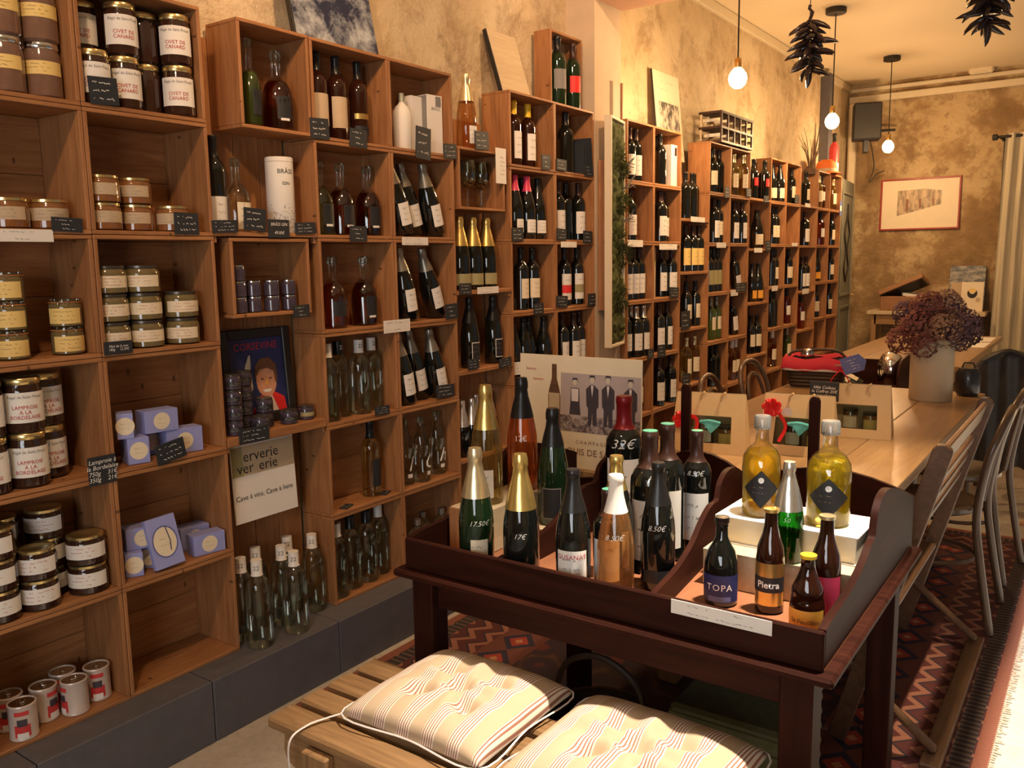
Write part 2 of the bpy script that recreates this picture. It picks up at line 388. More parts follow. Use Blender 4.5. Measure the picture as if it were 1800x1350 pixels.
def smoothpath(pts, n=6, closed=False):
    P = [Vector(p) for p in pts]; out = []; m = len(P)
    for i in range(m if closed else m - 1):
        g = lambda k: P[k % m] if closed else P[max(0, min(m - 1, k))]
        p0, p1, p2, p3 = g(i - 1), g(i), g(i + 1), g(i + 2)
        for q in range(n):
            t = q / n; out.append(.5 * ((2 * p1) + (p2 - p0) * t + (2 * p0 - 5 * p1 + 4 * p2 - p3) * t * t + (3 * p1 - p0 - 3 * p2 + p3) * t ** 3))
    if not closed: out.append(P[-1])
    return out
def text_mesh(s, size, shear=0.0, bold=0.0, spacing=1.0):
    key = ('txt', s, size, shear, bold, spacing)
    if key in CACHE: return CACHE[key]
    cu = bpy.data.curves.new('t', 'FONT'); cu.body = s; cu.size = size; cu.shear = shear; cu.align_x = 'CENTER'; cu.align_y = 'CENTER'
    cu.offset = bold; cu.space_character = spacing; cu.resolution_u = 2; cu.space_line = .95
    o = bpy.data.objects.new('t', cu); COL.objects.link(o)
    dg = bpy.context.evaluated_depsgraph_get(); me = bpy.data.meshes.new_from_object(o.evaluated_get(dg))
    bpy.data.objects.remove(o); bpy.data.curves.remove(cu)
    me.materials.clear(); me.materials.append(None); CACHE[key] = me; return me
def mapped(me0, fn, key):
    if key in CACHE: return CACHE[key]
    me = me0.copy()
    for v in me.vertices: v.co = fn(v.co)
    CACHE[key] = me; return me
def wrap_text(s, size, R, z, **kw):           # lettering bent round a bottle, facing local +x
    return mapped(text_mesh(s, size, **kw), lambda c: Vector((R * math.cos(c.x / R), R * math.sin(c.x / R), z + c.y)), ('wrap', s, size, round(R, 4), round(z, 4), tuple(kw.items())))
def flat_text(s, size, **kw):                 # lettering in the local y-z plane, facing +x
    return mapped(text_mesh(s, size, **kw), lambda c: Vector((0, c.x, c.y)), ('flat', s, size, tuple(kw.items())))
def scribble(seed, rows=3):                   # illegible handwriting in a unit square of the y-z plane
    key = ('scr', seed, rows)
    if key in CACHE: return CACHE[key]
    r = random.Random(seed); bm = bmesh.new()
    for k in range(rows):
        y = -.42; z0 = .34 - k * .68 / max(1, rows - 1) if rows > 1 else 0; end = r.uniform(.1, .42)
        hgt = .30 / rows; last = None
        while y < end:
            step = r.uniform(.018, .04); zt = z0 + r.uniform(-.5, .5) * hgt
            if r.random() < .14: last = None; y += .06
            a = bm.verts.new((0, y, zt - .014)); c = bm.verts.new((0, y + .012, zt + .014))
            if last: bm.faces.new((last[0], a, c, last[1]))
            last = (a, c); y += step
    CACHE[key] = finish(bm); return CACHE[key]

# ------------------------------------------------------------------ object helpers
def obj(name, me, m=None, parent=None, loc=(0, 0, 0), rot=(0, 0, 0), scale=None):
    o = bpy.data.objects.new(name, me); COL.objects.link(o)
    o.location = loc; o.rotation_euler = rot
    if scale is not None: o.scale = scale if hasattr(scale, '__len__') else (scale,) * 3
    if parent is not None: o.parent = parent
    if m is not None:
        o.material_slots[0].link = 'OBJECT'; o.material_slots[0].material = MAT[m] if isinstance(m, str) else m
    return o
def tag(o, label, cat, group=None, kind=None):
    if label: o['label'] = label[0].upper() + label[1:]
    if cat: o['category'] = cat
    if group: o['group'] = group
    if kind: o['kind'] = kind
    return o
def thing(name, label, cat, loc=(0, 0, 0), rot=(0, 0, 0), group=None):
    o = bpy.data.objects.new(name, None); COL.objects.link(o); o.empty_display_size = .05
    o.location = loc; o.rotation_euler = rot
    return tag(o, label, cat, group)
def struct(name, me, m, loc=(0, 0, 0), rot=(0, 0, 0), label=None):
    o = obj(name, me, m, None, loc, rot); o['kind'] = 'structure'
    if label: o['label'] = label
    return o
def part_box(name, m, parent, lo, hi, bev=.0015, origin=(0, 0, 0)):
    lo, hi, og = Vector(lo), Vector(hi), Vector(origin); s = hi - lo
    return obj(name, box(abs(s.x), abs(s.y), abs(s.z), bev), m, parent, (lo + hi) / 2 - og)
ORD = ['first', 'second', 'third', 'fourth', 'fifth', 'sixth', 'seventh', 'eighth', 'ninth', 'tenth', 'eleventh']
ROWN = ['bottom row', 'second row up', 'third row up', 'fourth row up', 'fifth row up', 'top row']
COLN = {i: ORD[i - 1] + ' column' for i in range(1, 9)}
for i, k in enumerate(['A', 'B', 'g1', 'C', 'D', 'g2', 'E', 'F', 'g3', 'G', 'H']): COLN[k] = ORD[i] + ' column past the moss'

# ------------------------------------------------------------------ the room
CEIL, BACK, RIGHT, NEAR = 3.30, 10.10, 4.30, -2.2
def block(name, lo, hi, m, label=None, bev=0.0):
    lo, hi = Vector(lo), Vector(hi); s = hi - lo
    return struct(name, box(s.x, s.y, s.z, bev), m, (lo + hi) / 2, label=label)
block('floor', (-.4, NEAR, -.2), (RIGHT + .2, BACK + .2, 0), 'floor_concrete')
block('ceiling', (-.4, NEAR, CEIL), (RIGHT + .2, BACK + .2, CEIL + .2), 'ceiling_paint')
block('wall_left', (-.5, NEAR, 0), (-.232, 1.70, CEIL), 'plaster')
block('wall_left', (-.5, 1.70, 0), (-.175, 4.09, CEIL), 'plaster')
block('wall_left', (-.5, 4.382, 0), (-.215, BACK, CEIL), 'plaster')
block('wall_back', (-.5, BACK, 0), (RIGHT + .2, BACK + .3, CEIL), 'old_stone')
block('wall_near', (-.5, NEAR - .2, 0), (RIGHT + .2, NEAR, CEIL), 'old_stone')
block('wall_right', (RIGHT, NEAR, 0), (RIGHT + .2, 2.3, CEIL), 'old_stone')
block('wall_right', (RIGHT, 7.2, 0), (RIGHT + .2, BACK, CEIL), 'old_stone')
block('wall_right', (RIGHT, 2.3, 2.42), (RIGHT + .2, 7.2, CEIL), 'old_stone')
for k_, (lo_, hi_) in enumerate((((1.45, .62), (3.55, .70)), ((1.45, 2.20), (3.55, 2.28)), ((1.45, .70), (1.53, 2.20)), ((3.47, .70), (3.55, 2.20)))):
    block('fill_lamp_frame', (lo_[0], NEAR, lo_[1]), (hi_[0], NEAR + .10, hi_[1]), 'trim_paint', bev=.004)  # bars added round the unseen fill lamp; the wall has no opening here
block('pier', (-.5, 4.09, 0), (.0, 4.382, CEIL), 'pier_plaster')
block('beam', (.0005, 4.09, 2.803), (RIGHT, 4.382, CEIL), 'beam_paint', bev=.01)
block('trim_1', (-.22, 4.39, CEIL - .075), (-.185, BACK, CEIL - .005), 'trim_paint', bev=.004)
block('trim_2', (-.2, BACK - .05, 3.10), (RIGHT, BACK, 3.17), 'trim_paint', bev=.006)
block('trim_3', (-.2, BACK - .035, 3.215), (RIGHT, BACK, 3.255), 'trim_paint', bev=.006)
block('trim_4', (-.215, 9.0, .0), (-.12, 9.12, 3.25), 'plinth_grey', bev=.004)
block('trim_5', (-.18, 9.96, 0), (-.10, 10.06, 3.1), 'trim_paint', bev=.02)
jb = at(1724, 122, y=BACK - .06)
block('trim_6', (jb.x - .10, BACK - .12, jb.z - .045), (jb.x + .12, BACK - .05, jb.z + .045), 'trim_paint', bev=.015)
# plinth of grey blocks
pl = thing('plinth', 'Long low plinth of grey concrete blocks under the wine crates', None); pl['kind'] = 'structure'
ys = [.97 + .53 * i for i in range(-3, 16)]
for a, c in zip(ys, ys[1:]):
    for y0_, y1_, xb_ in ((a, c, -.225 if c < 1.7 else -.17),) if not (a < 4.384 and c > 4.088) else tuple(q for q in ((a, min(c, 4.088), -.17), (max(a, 4.088), min(c, 4.384), .0015), (max(a, 4.384), c, -.17)) if q[1] - q[0] > .01):
        part_box('plinth_block', 'plinth_grey', pl, (xb_, y0_ + .0015, 0), (.112, y1_ - .0015, .2), .003)
# rug
rug = obj('rug', box(RX1 - RX0, RY1 - RY0, .008, .002), 'rug_wool', None, ((RX0 + RX1) / 2, (RY0 + RY1) / 2, .0045))
tag(rug, 'Red and navy woollen rug with zigzag border under the long table', 'rug')
bm = bmesh.new()
for e in range(220):
    y = RY0 + .01 + e * (RY1 - RY0 - .02) / 219; j = rnd.uniform(-.006, .006); l = rnd.uniform(.012, .028)
    v = [bm.verts.new(q) for q in ((RX1 - .002, y - .003, .009), (RX1 - .002, y + .003, .009), (RX1 + l, y + .002 + j, .002), (RX1 + l, y - .002 + j, .002))]; bm.faces.new(v)
fr = obj('fringe', finish(bm), 'fringe', rug); fr.location = -rug.location; fr['kind'] = 'stuff'
rug2 = thing('floor_mat', 'Pale floral mat in daylight beside the far table', 'rug', (2.55, 6.5, 0))
m, nb, b = newmat('mat_floral')
tc = nb.new('ShaderNodeTexCoord'); vo = nb.new('ShaderNodeTexVoronoi'); nb.l.new(tc.outputs['Object'], vo.inputs['Vector']); vo.inputs['Scale'].default_value = 7
c = nb.ramp(nb.m('ADD', vo.outputs['Distance'], nb.m('MULTIPLY', nb.noise(tc.outputs['Object'], 9, 5), .4)), [(.4, (.22, .13, .06)), (.55, (.50, .40, .25)), (.8, (.62, .52, .36))])
nb.l.new(c, b.inputs['Base Color']); b.inputs['Roughness'].default_value = .95
obj('weave', box(1.1, 2.3, .008, .002), 'mat_floral', rug2, (0, 0, .0045))
obj('border', box(1.16, .08, .006, .002), 'fringe', rug2, (0, -1.19, .0035)); obj('border', box(1.16, .08, .006, .002), 'fringe', rug2, (0, 1.19, .0035))

# ------------------------------------------------------------------ wine crates along the wall
ZB = .20; PIT = .34
def zrow(j): return ZB + PIT * j
COLY = {1: (.909, 1.299), 2: (1.299, 1.69), 3: (1.69, 2.12), 4: (2.12, 2.509), 5: (2.509, 2.892), 6: (2.892, 3.304), 7: (3.304, 3.694), 8: (3.694, 4.085),
        'A': (4.386, 4.727), 'B': (4.727, 5.12), 'g1': (5.12, 5.573), 'C': (5.573, 5.962), 'D': (5.962, 6.355), 'g2': (6.355, 6.826), 'E': (6.826, 7.215),
        'F': (7.215, 7.612), 'g3': (7.612, 8.125), 'G': (8.125, 8.524), 'H': (8.524, 8.93)}
def xfront(col): return 0.0 if isinstance(col, int) else .04
TB = .0115
def crate(y0, y1, z0, z1, xf, label, depth=.158, group='pine wine crates stacked along the wall', dirt=0):
    t = thing('wine_crate', label, 'crate', (xf - depth / 2, (y0 + y1) / 2, z0), group=group)
    w, h = y1 - y0 - .002, z1 - z0 - .0016
    j = rnd.uniform(-.0015, .0015); t.location.x += j
    obj('bottom_board', box(depth, w, TB), 'pine_y', t, (0, 0, TB / 2)); obj('top_board', box(depth, w, TB), 'pine_y', t, (0, 0, h - TB / 2))
    for s in (-1, 1): obj('side_board', box(depth, TB, h - 2 * TB), 'pine_z', t, (0, s * (w / 2 - TB / 2), h / 2))
    hb = (h - 2 * TB) / 2
    for k in range(2): obj('back_plank', box(.007, w - 2 * TB - .0005, hb - .0012), 'pine_y', t, (-depth / 2 + .0035, 0, TB + hb * (k + .5)))
    return t
EMPTY = {(2, 0): 'empty pine', (2, 1): 'pine'}
for col in (1, 2, 4, 5, 7, 8, 'A', 'B', 'C', 'D', 'E', 'F', 'G', 'H'):
    y0, y1 = COLY[col]
    for j in range(6):
        crate(y0, y1, zrow(j), zrow(j + 1), xfront(col), f"{'empty ' if (col, j) == (2, 0) else ''}pine wine crate, {ROWN[j]}, {COLN[col]}", .215 if col in (1, 2) else .158)
# the bays between the crate columns: backing planks and loose boards
def backing(col, z0, z1, n, name):
    y0, y1 = COLY[col]; xb = -.158 + xfront(col)
    t = thing('backing_panel', f'vertical pine planks behind the boards, {name}', 'panel', (xb, (y0 + y1) / 2, z0), group='plank backings')
    w = (y1 - y0 - .006) / n
    for i in range(n): obj('plank', box(.012, w - .003, z1 - z0, .001), 'pine_z', t, (-.0085, -(y1 - y0) / 2 + .003 + w * (i + .5), (z1 - z0) / 2))
backing(3, .2, 2.2, 4, COLN[3]); backing(6, .2, 2.1, 3, COLN[6])
for g in ('g1', 'g2', 'g3'): backing(g, .2, 1.95, 3, COLN[g])
BOARDZ = {}
def board(col, z, t, label, xf=None, depth=.15, thick=True):
    y0, y1 = COLY[col]; xf = xfront(col) if xf is None else xf
    o = thing('shelf_board', label, 'shelf', (xf - depth / 2, (y0 + y1) / 2, z), group='loose shelf boards between crates')
    obj('plank', box(depth, y1 - y0 - .004, t), 'pine_y', o, (0, 0, -t / 2))
    for s in (-1, 1): obj('bracket', box(depth * .9, .012, .02), 'pine_y', o, (0, s * ((y1 - y0) / 2 - .009), -t - .0105))
    BOARDZ.setdefault(col, []).append(z)
board(3, 1.575, .014, 'thin pine board carrying the white gin tube, third column')
board(3, .915, .03, 'thick pine board carrying small pate jars, third column')
board(6, 1.345, .018, 'pine board under gold foiled champagne, sixth column')
board(6, .994, .018, 'pine board under black labelled champagne, sixth column')
board(6, .60, .018, 'pine board under silver capped small bottles, sixth column')
for g, zs in (('g1', (1.721, 1.382, 1.012, .638, .30)), ('g2', (1.91, 1.534, 1.121, .712, .32)), ('g3', (1.912, 1.562, 1.163, .815, .45))):
    for k, z in enumerate(zs[::-1]): board(g, z, .018, f'pine shelf board {ORD[k]} from the floor, {COLN[g]}')
crate(1.822, 2.117, 1.905, 2.242, 0.0, 'narrow pine crate hung high with green bottle and amber carafe, third column')
crate(1.745, 2.075, 1.30, 1.5575, 0.0, 'low pine crate holding tiny dark jars, third column')
crate(2.925, 3.262, 1.692, 1.955, 0.0, 'small pine crate holding two wine glasses, sixth column')

# ------------------------------------------------------------------ bottles
PROF = {
 'bordeaux': [(0, 0), (.034, 0), (.0375, .004), (.0375, .188), (.0362, .203), (.030, .218), (.020, .230), (.0155, .240), (.0145, .252), (.0145, .283), (.0157, .285), (.0157, .296), (.0138, .300), (0, .300)],
 'burgundy': [(0, 0), (.037, 0), (.041, .005), (.041, .135), (.0385, .162), (.031, .198), (.0215, .230), (.0165, .252), (.0146, .272), (.0146, .280), (.0162, .283), (.0162, .292), (.014, .296), (0, .296)],
 'champagne': [(0, 0), (.040, 0), (.044, .005), (.044, .130), (.042, .155), (.0345, .198), (.0255, .238), (.0185, .264), (.0158, .283), (.0178, .288), (.0175, .304), (.0145, .315), (0, .315)],
 'carafe': [(0, 0), (.044, 0), (.050, .006), (.051, .10), (.0475, .132), (.037, .156), (.023, .171), (.0165, .181), (.0152, .235), (.0185, .238), (.0185, .258), (.015, .262), (0, .262)],
 'gin': [(0, 0), (.038, 0), (.043, .006), (.043, .178), (.0405, .203), (.031, .224), (.0205, .234), (.0172, .240), (.0172, .285), (0, .285)],
 'slim': [(0, 0), (.034, 0), (.038, .005), (.037, .15), (.033, .185), (.024, .215), (.0165, .235), (.014, .25), (.014, .272), (0, .272)],
 'flask': [(0, 0), (.042, 0), (.047, .006), (.047, .10), (.044, .122), (.031, .137), (.017, .146), (.014, .152), (.014, .178), (0, .178)],
 'longneck': [(0, 0), (.027, 0), (.0308, .004), (.0308, .122), (.0275, .148), (.0185, .174), (.0147, .194), (.0135, .222), (.0155, .224), (.0155, .231), (0, .232)],
 'steinie': [(0, 0), (.032, 0), (.0362, .004), (.0362, .078), (.0345, .09), (.0318, .102), (.0330, .110), (.031, .122), (.020, .148), (.0155, .163), (.0145, .186), (.0158, .188), (.0158, .195), (0, .196)],
 'stubby': [(0, 0), (.033, 0), (.037, .005), (.038, .07), (.0365, .098), (.0295, .123), (.019, .141), (.0138, .154), (.0125, .184), (.0150, .187), (.0150, .199), (0, .200)],
 'apothecary': [(0, 0), (.041, 0), (.047, .007), (.048, .12), (.0455, .143), (.0355, .161), (.022, .172), (.0165, .179), (.0155, .208), (.0195, .211), (.0195, .238), (.017, .241), (0, .241)],
}
def rad_at(prof, z):
    for (r0, z0), (r1, z1) in zip(prof, prof[1:]):
        if z1 > z0 and z0 <= z <= z1: return r0 + (r1 - r0) * (z - z0) / (z1 - z0)
    return prof[-2][0]
def cap_mesh(kind, z0, grow=.0008, crown=False):
    key = ('cap', kind, z0, grow)
    if key in CACHE: return CACHE[key]
    p = PROF[kind]; pts = [(rad_at(p, z0) + grow, z0)] + [(r + grow if r > 0 else 0, z + (grow if z >= p[-1][1] - 1e-6 else 0)) for r, z in p if z > z0]
    CACHE[key] = lathe(pts, 18, key=('capL', kind, z0, grow)); return CACHE[key]
# code: profile, glass, cap material, cap start, labels (z0, height, half angle, material), words
K = {
 'R':  ('bordeaux', 'glass_dark', 'foil_black', .235, [(.055, .095, 1.05, 'paper_cream')], 'dark wine bottle with cream label'),
 'Rw': ('bordeaux', 'glass_dark', 'cap_wine', .235, [(.035, .115, 1.1, 'paper_white')], 'dark wine bottle with white label'),
 'Rs': ('bordeaux', 'glass_dark', 'foil_silver', .228, [(.04, .10, 1.1, 'paper_white')], 'dark wine bottle with silver cap'),
 'Rr': ('bordeaux', 'glass_dark', 'foil_black', .235, [(.10, .060, .95, 'paper_red')], 'dark wine bottle with red label'),
 'Ro': ('burgundy', 'glass_dark', 'foil_black', .225, [(.025, .062, 1.2, 'paper_orange')], 'dark wine bottle with orange label'),
 'Ry': ('bordeaux', 'glass_dark', 'cap_wine', .235, [(.04, .11, 1.2, 'paper_yellow')], 'dark wine bottle with yellow label'),
 'Rz': ('bordeaux', 'glass_dark', 'foil_black', .235, [(.03, .135, 1.1, 'paper_white'), (.065, .042, 1.105, 'paper_red')], 'wine bottle with red banded white label'),
 'Rg': ('bordeaux', 'glass_dark', 'foil_black', .235, [(.03, .135, 1.1, 'paper_white'), (.065, .042, 1.105, 'paper_olive')], 'wine bottle with olive banded white label'),
 'Ro2': ('bordeaux', 'glass_dark', 'foil_black', .235, [(.05, .10, 1.1, 'paper_olive')], 'dark wine bottle with olive label'),
 'N':  ('bordeaux', 'glass_dark', 'foil_black', .235, [], 'plain dark wine bottle'),
 'G':  ('bordeaux', 'glass_olive', 'foil_grey', .235, [(.07, .09, 1.0, 'paper_cream')], 'olive green wine bottle with cream label'),
 'W':  ('bordeaux', 'glass_straw', 'foil_paleg', .240, [(.06, .10, 1.0, 'paper_cream')], 'pale white wine bottle with cream label'),
 'P':  ('bordeaux', 'glass_blush', 'cap_white', .240, [(.06, .09, 1.0, 'paper_cream')], 'pink rose wine bottle'),
 'B':  ('burgundy', 'glass_dark', 'foil_black', .225, [(.03, .08, 1.15, 'paper_cream')], 'sloping dark burgundy bottle with cream label'),
 'Bn': ('burgundy', 'glass_dark', 'cap_pink', .225, [(.03, .062, .8, 'paper_white')], 'sloping dark bottle with pink cap'),
 'Bb': ('burgundy', 'glass_dark', 'foil_black', .225, [(.03, .062, .8, 'paper_white')], 'sloping dark bottle with small white label'),
 'CG': ('champagne', 'glass_dark', 'foil_gold', .19, [(.02, .05, 1.3, 'paper_olive')], 'champagne bottle with bright gold foil'),
 'CT': ('champagne', 'glass_dark', 'foil_grey', .215, [(.04, .095, .75, 'paper_white')], 'leaning champagne bottle with white label'),
 'CD': ('champagne', 'glass_dark', 'foil_black', .20, [(.03, .085, .62, 'paper_white'), (.0335, .078, .56, 'paper_black')], 'black champagne bottle with white edged label'),
 'CS': ('champagne', 'glass_dark', 'foil_silver', .17, [], 'small champagne bottle with silver foil'),
 'SW': ('bordeaux', 'glass_brown', 'cap_yellow', .240, [(.035, .125, .95, 'paper_white')], 'amber dessert wine bottle with yellow cap'),
 'MG': ('bordeaux', 'glass_dark', 'foil_black', .235, [], 'big unlabelled black magnum bottle'),
 'AM': ('bordeaux', 'glass_brown', 'foil_black', .235, [(.045, .11, .95, 'paper_tan')], 'dark armagnac bottle with tan label'),
 'AD': ('bordeaux', 'glass_brown', 'foil_black', .235, [(.09, .02, .95, 'foil_gold'), (.035, .03, .95, 'paper_black')], 'dark armagnac bottle with gilt label'),
 'Ka': ('carafe', 'glass_amber', 'glass_clear', .236, [(.045, .055, .55, 'paper_black')], 'orange amber spirit carafe'),
 'Kc': ('carafe', 'glass_cognac', 'glass_clear', .236, [(.035, .075, .5, 'paper_black'), (.03, .008, .3, 'paper_white')], 'brown spirit carafe with long clear neck'),
 'Kl': ('carafe', 'glass_lime', 'glass_clear', .236, [(.035, .075, .5, 'paper_black'), (.03, .008, .3, 'paper_white')], 'yellow green spirit carafe'),
 'X':  ('gin', 'glass_clear', 'cap_white', .236, [], 'clear gin bottle with white cap'),
 'Xb': ('gin', 'glass_clear', 'foil_black', .236, [], 'clear gin bottle with black cap'),
 'S':  ('slim', 'glass_clear', 'glass_clear', .25, [(.03, .016, .3, 'paper_white')], 'slim clear bottle with white script'),
 'V':  ('flask', 'glass_clear', 'foil_grey', .155, [], 'squat clear glass flask'),
 'Lb': ('bordeaux', 'glass_straw', 'foil_black', .232, [(.04, .11, .75, 'paper_black')], 'clear spirit bottle with black label'),
 'GG': ('carafe', 'glass_olive', 'glass_clear', .236, [(.035, .075, .5, 'paper_black')], 'green liqueur bottle with clear neck'),
 'Gi': ('carafe', 'glass_clear', 'glass_clear', .236, [(.01, .095, .8, 'paper_cream')], 'round gin bottle with cream label'),
 'DW': ('bordeaux', 'glass_dark', 'foil_black', .235, [(.01, .10, 1.1, 'paper_white')], 'dark bottle with white neck seal'),
 'WC': ('flask', 'paper_white', 'glass_clear', .15, [], 'white ceramic spirit bottle'),
 'RP': ('champagne', 'glass_blush', 'foil_paleg', .20, [(.02, .075, .6, 'paper_white')], 'rose champagne bottle with pale foil'),
 'GR': ('bordeaux', 'glass_green', 'cap_wine', .228, [(.075, .075, .8, 'paper_red')], 'green magnum bottle with red label'),
 'GM': ('bordeaux', 'glass_green', 'foil_black', .228, [(.07, .085, .8, 'ink_grey')], 'green magnum bottle with silvery print'),
 'OR': ('bordeaux', 'glass_amber', 'foil_black', .235, [(.075, .08, 1.0, 'paper_white')], 'amber wine bottle with white label'),
 'Lr': ('bordeaux', 'print_red', 'foil_black', .24, [(.03, .06, .9, 'paper_white')], 'glossy red liqueur bottle'),
}
def bottle(code, loc, rz, label, sr=1.0, sh=1.0, tilt=None, group=None, texts=(), name='wine_bottle', cat='bottle'):
    prof, glass, cap, zc, labs, _ = K[code]
    t = thing(name, label, cat, loc, group=group)
    t.rotation_euler = (tilt or 0.0, 0, rz) if tilt is None or True else (0, 0, rz)
    t.scale = (sr, sr, sh)
    if prof == 'carafe' and glass not in ('glass_clear',):      # clear bottle filled up to the shoulder
        obj('glass_body', lathe(PROF[prof], 22), 'glass_pure', t)
        obj('spirit', lathe([(0, .004), (.042, .005), (.0482, .011), (.0492, .099), (.0458, .130), (.0352, .154), (.0275, .163), (0, .163)], 22), glass, t)
    else: obj('glass_body', lathe(PROF[prof], 22), glass, t)
    if cap: obj('capsule', cap_mesh(prof, zc, .0011 if cap != 'glass_clear' else .0008), cap, t)
    lab0 = None
    for k, (z0, h, half, lm) in enumerate(labs):
        R = max(rad_at(PROF[prof], z0 + h * .1), rad_at(PROF[prof], z0 + h * .5)) + .0006 + .0004 * k; R2 = rad_at(PROF[prof], z0 + h) + .0006 + .0004 * k
        o = obj('label', curved(R, h, half, 8, z0, R2), lm, t)
        if k == 0: lab0 = (o, R, z0, h)
    if lab0 and lab0[0].material_slots[0].material.name in ('paper_cream', 'paper_white', 'paper_yellow'):
        o, R, z0, h = lab0       # printed lines, too small to read at this distance
        key = ('lines', round(R, 4), z0, h)
        if key not in CACHE:
            r2 = random.Random(hash(key[1:]) % 999)
            CACHE[key] = mapped(scribble(r2.randint(1, 6), 3), lambda c: Vector((R * 1.008 * math.cos(c.y * 1.3), R * 1.008 * math.sin(c.y * 1.3), z0 + h * (.5 + c.z * .75))), key + ('m',))
        obj('lettering', CACHE[key], 'ink_grey', o)
    for s, size, z, m_, kw in texts:
        R = rad_at(PROF[prof], z) + .0016
        obj('lettering', wrap_text(s, size, R, z, **kw), m_, t)
    return t
REG = {}
def reg(place, objs, x, y, r, lim):
    REG.setdefault(place, []).append([objs, x, y, r, lim, x, y])
def relax():
    for place, L in REG.items():
        for it in range(260):
            for q in L if it < 160 else ():
                q[1] += (q[5] - q[1]) * .02; q[2] += (q[6] - q[2]) * .02
            for i in range(len(L)):
                for j in range(i):
                    a, c = L[i], L[j]; dx_, dy_ = a[1] - c[1], a[2] - c[2]; d = math.hypot(dx_, dy_) or 1e-5; gap = a[3] + c[3] + .0015 - d
                    if gap > 0:
                        ux, uy = dx_ / d, dy_ / d; uy += .25 if (uy > 0 or (uy == 0 and i > j)) else -.25
                        if abs(dy_) < .02: uy += .2 if (q_ := (i > j)) else -.2
                        a[1] += ux * gap / 2; a[2] += uy * gap / 2; c[1] -= ux * gap / 2; c[2] -= uy * gap / 2
            for q in L:
                x0, x1, y0, y1 = q[4]; r = q[3]
                q[1] = min(max(q[1], x0 + r), x1 - r) if x1 - x0 > 2 * r else (x0 + x1) / 2
                q[2] = min(max(q[2], y0 + r), y1 - r) if y1 - y0 > 2 * r else (y0 + y1) / 2
        for q in L:
            for o in q[0]: o.location.x, o.location.y = q[1], q[2]
def cell(col, row, items, z=None, place=None, x=None, group=None):
    """items: (code, pixel column of its axis, optional dict)"""
    xf = xfront(col); zb = (zrow(row) + TB + .0012) if z is None else z + .0008
    place = place or f'{ROWN[row]}, {COLN[col]}'
    tot, cnt = {}, {}
    for it in items: tot[it[0]] = tot.get(it[0], 0) + 1
    for it in items:
        code, px = it[0], it[1]; o = it[2] if len(it) > 2 else {}
        sr, sh = o.get('sr', 1.0), o.get('sh', .93 if 'tilt' in o else 1.0); xd = o.get('x', x if x is not None else -.07) + xf
        H = PROF[K[code][0]][-1][1] * sh
        y = yfor(px, xd, zb + H * .45); cnt[code] = cnt.get(code, 0) + 1
        lim = COLY[col]; rr = max(r for r, _ in PROF[K[code][0]]) * sr
        n = (ORD[cnt[code] - 1] + ' ') if tot[code] > 1 else ''
        b_ = bottle(code, (xd, y, zb), o.get('rz', rnd.uniform(-.3, .2)), f"{n}{o.get('d', K[code][5])}, {place}", sr, sh, group=group or f'bottles in {place}', texts=o.get('t', ()))
        if 'tilt' in o:          # leaning sideways against the crate wall
            a = o['tilt']; b_.rotation_euler = (a, 0, 0); b_.location.z = zb + rr * math.sin(abs(a)); y = max(y, lim[0] + TB + .018 + PROF[K[code][0]][-1][1] * sh * math.sin(a), lim[0] + TB + .01 + rr * 1.1); y = min(y, lim[1] - TB - rr * 1.08); b_.location.y = y; reg(place, [b_], xd, y, rr * 1.06, (xf - .148, xf + .0, lim[0] + TB + .018 + PROF[K[code][0]][-1][1] * sh * math.sin(a) - rr * 1.06, lim[1] - TB))
            b_.rotation_euler = Matrix.Rotation(a, 4, 'X').to_euler()
        else: reg(place, [b_], xd, y, rr, o.get('lim', (xf - .148, xf - .001 if xd - xf < 0 else xf + .1, lim[0] + TB + .003, lim[1] - TB - .003)))
T22 = (('22', .022, .262, 'ink_black', {}),); T22w = (('22', .022, .262, 'chalk', {}),)
def sc(c): return ((c, .085, .085, 'chalk', {'shear': .35}),)
# column 3
cell(3, 5, [('GG', 440, {'sr': .72, 'sh': 1.08}), ('Kc', 487, {'sr': 1.05, 'd': 'brown round spirit carafe in narrow crate'})], z=1.905 + TB + .002, place='top of the third column')
cell(3, 4, [('DW', 382, {'sr': .9}), ('Gi', 412, {'sr': .88, 'sh': .9})], z=1.576, place='thin board, third column')
cell(3, 0, [('X', 427, {'x': -.06}), ('X', 455, {'x': .03, 'sh': 1.04}), ('X', 460, {'x': -.11}), ('X', 489, {'x': -.04}), ('X', 516, {'x': .03}), ('X', 521, {'x': -.12}), ('X', 551, {'x': -.08})], z=.2005, place='standing on the plinth')
for o in list(COL.objects):
    if o.get('label', '').endswith('standing on the plinth'): obj('lettering', wrap_text('22', .022, .0195, .262), 'ink_grey', o); o.rotation_euler.z = -.75
# column 4
cell(4, 5, [('AM', 558, {'d': 'half hidden dark armagnac bottle'}), ('AM', 592), ('AD', 630, {'sr': .95})])
cell(4, 4, [('Kl', 563), ('Kc', 599), ('Kc', 650)])
cell(4, 3, [('Ka', 586), ('Kc', 640)])
cell(4, 2, [('X', 577, {'x': -.05}), ('Xb', 601, {'x': -.09, 't': T22w}), ('X', 628, {'x': -.07, 't': T22}), ('X', 655, {'x': -.09, 't': T22})])
cell(4, 1, [('Lb', 652)])
cell(4, 0, [('X', 593, {'x': -.045}), ('Xb', 617), ('Xb', 645), ('X', 672, {'x': -.09})])
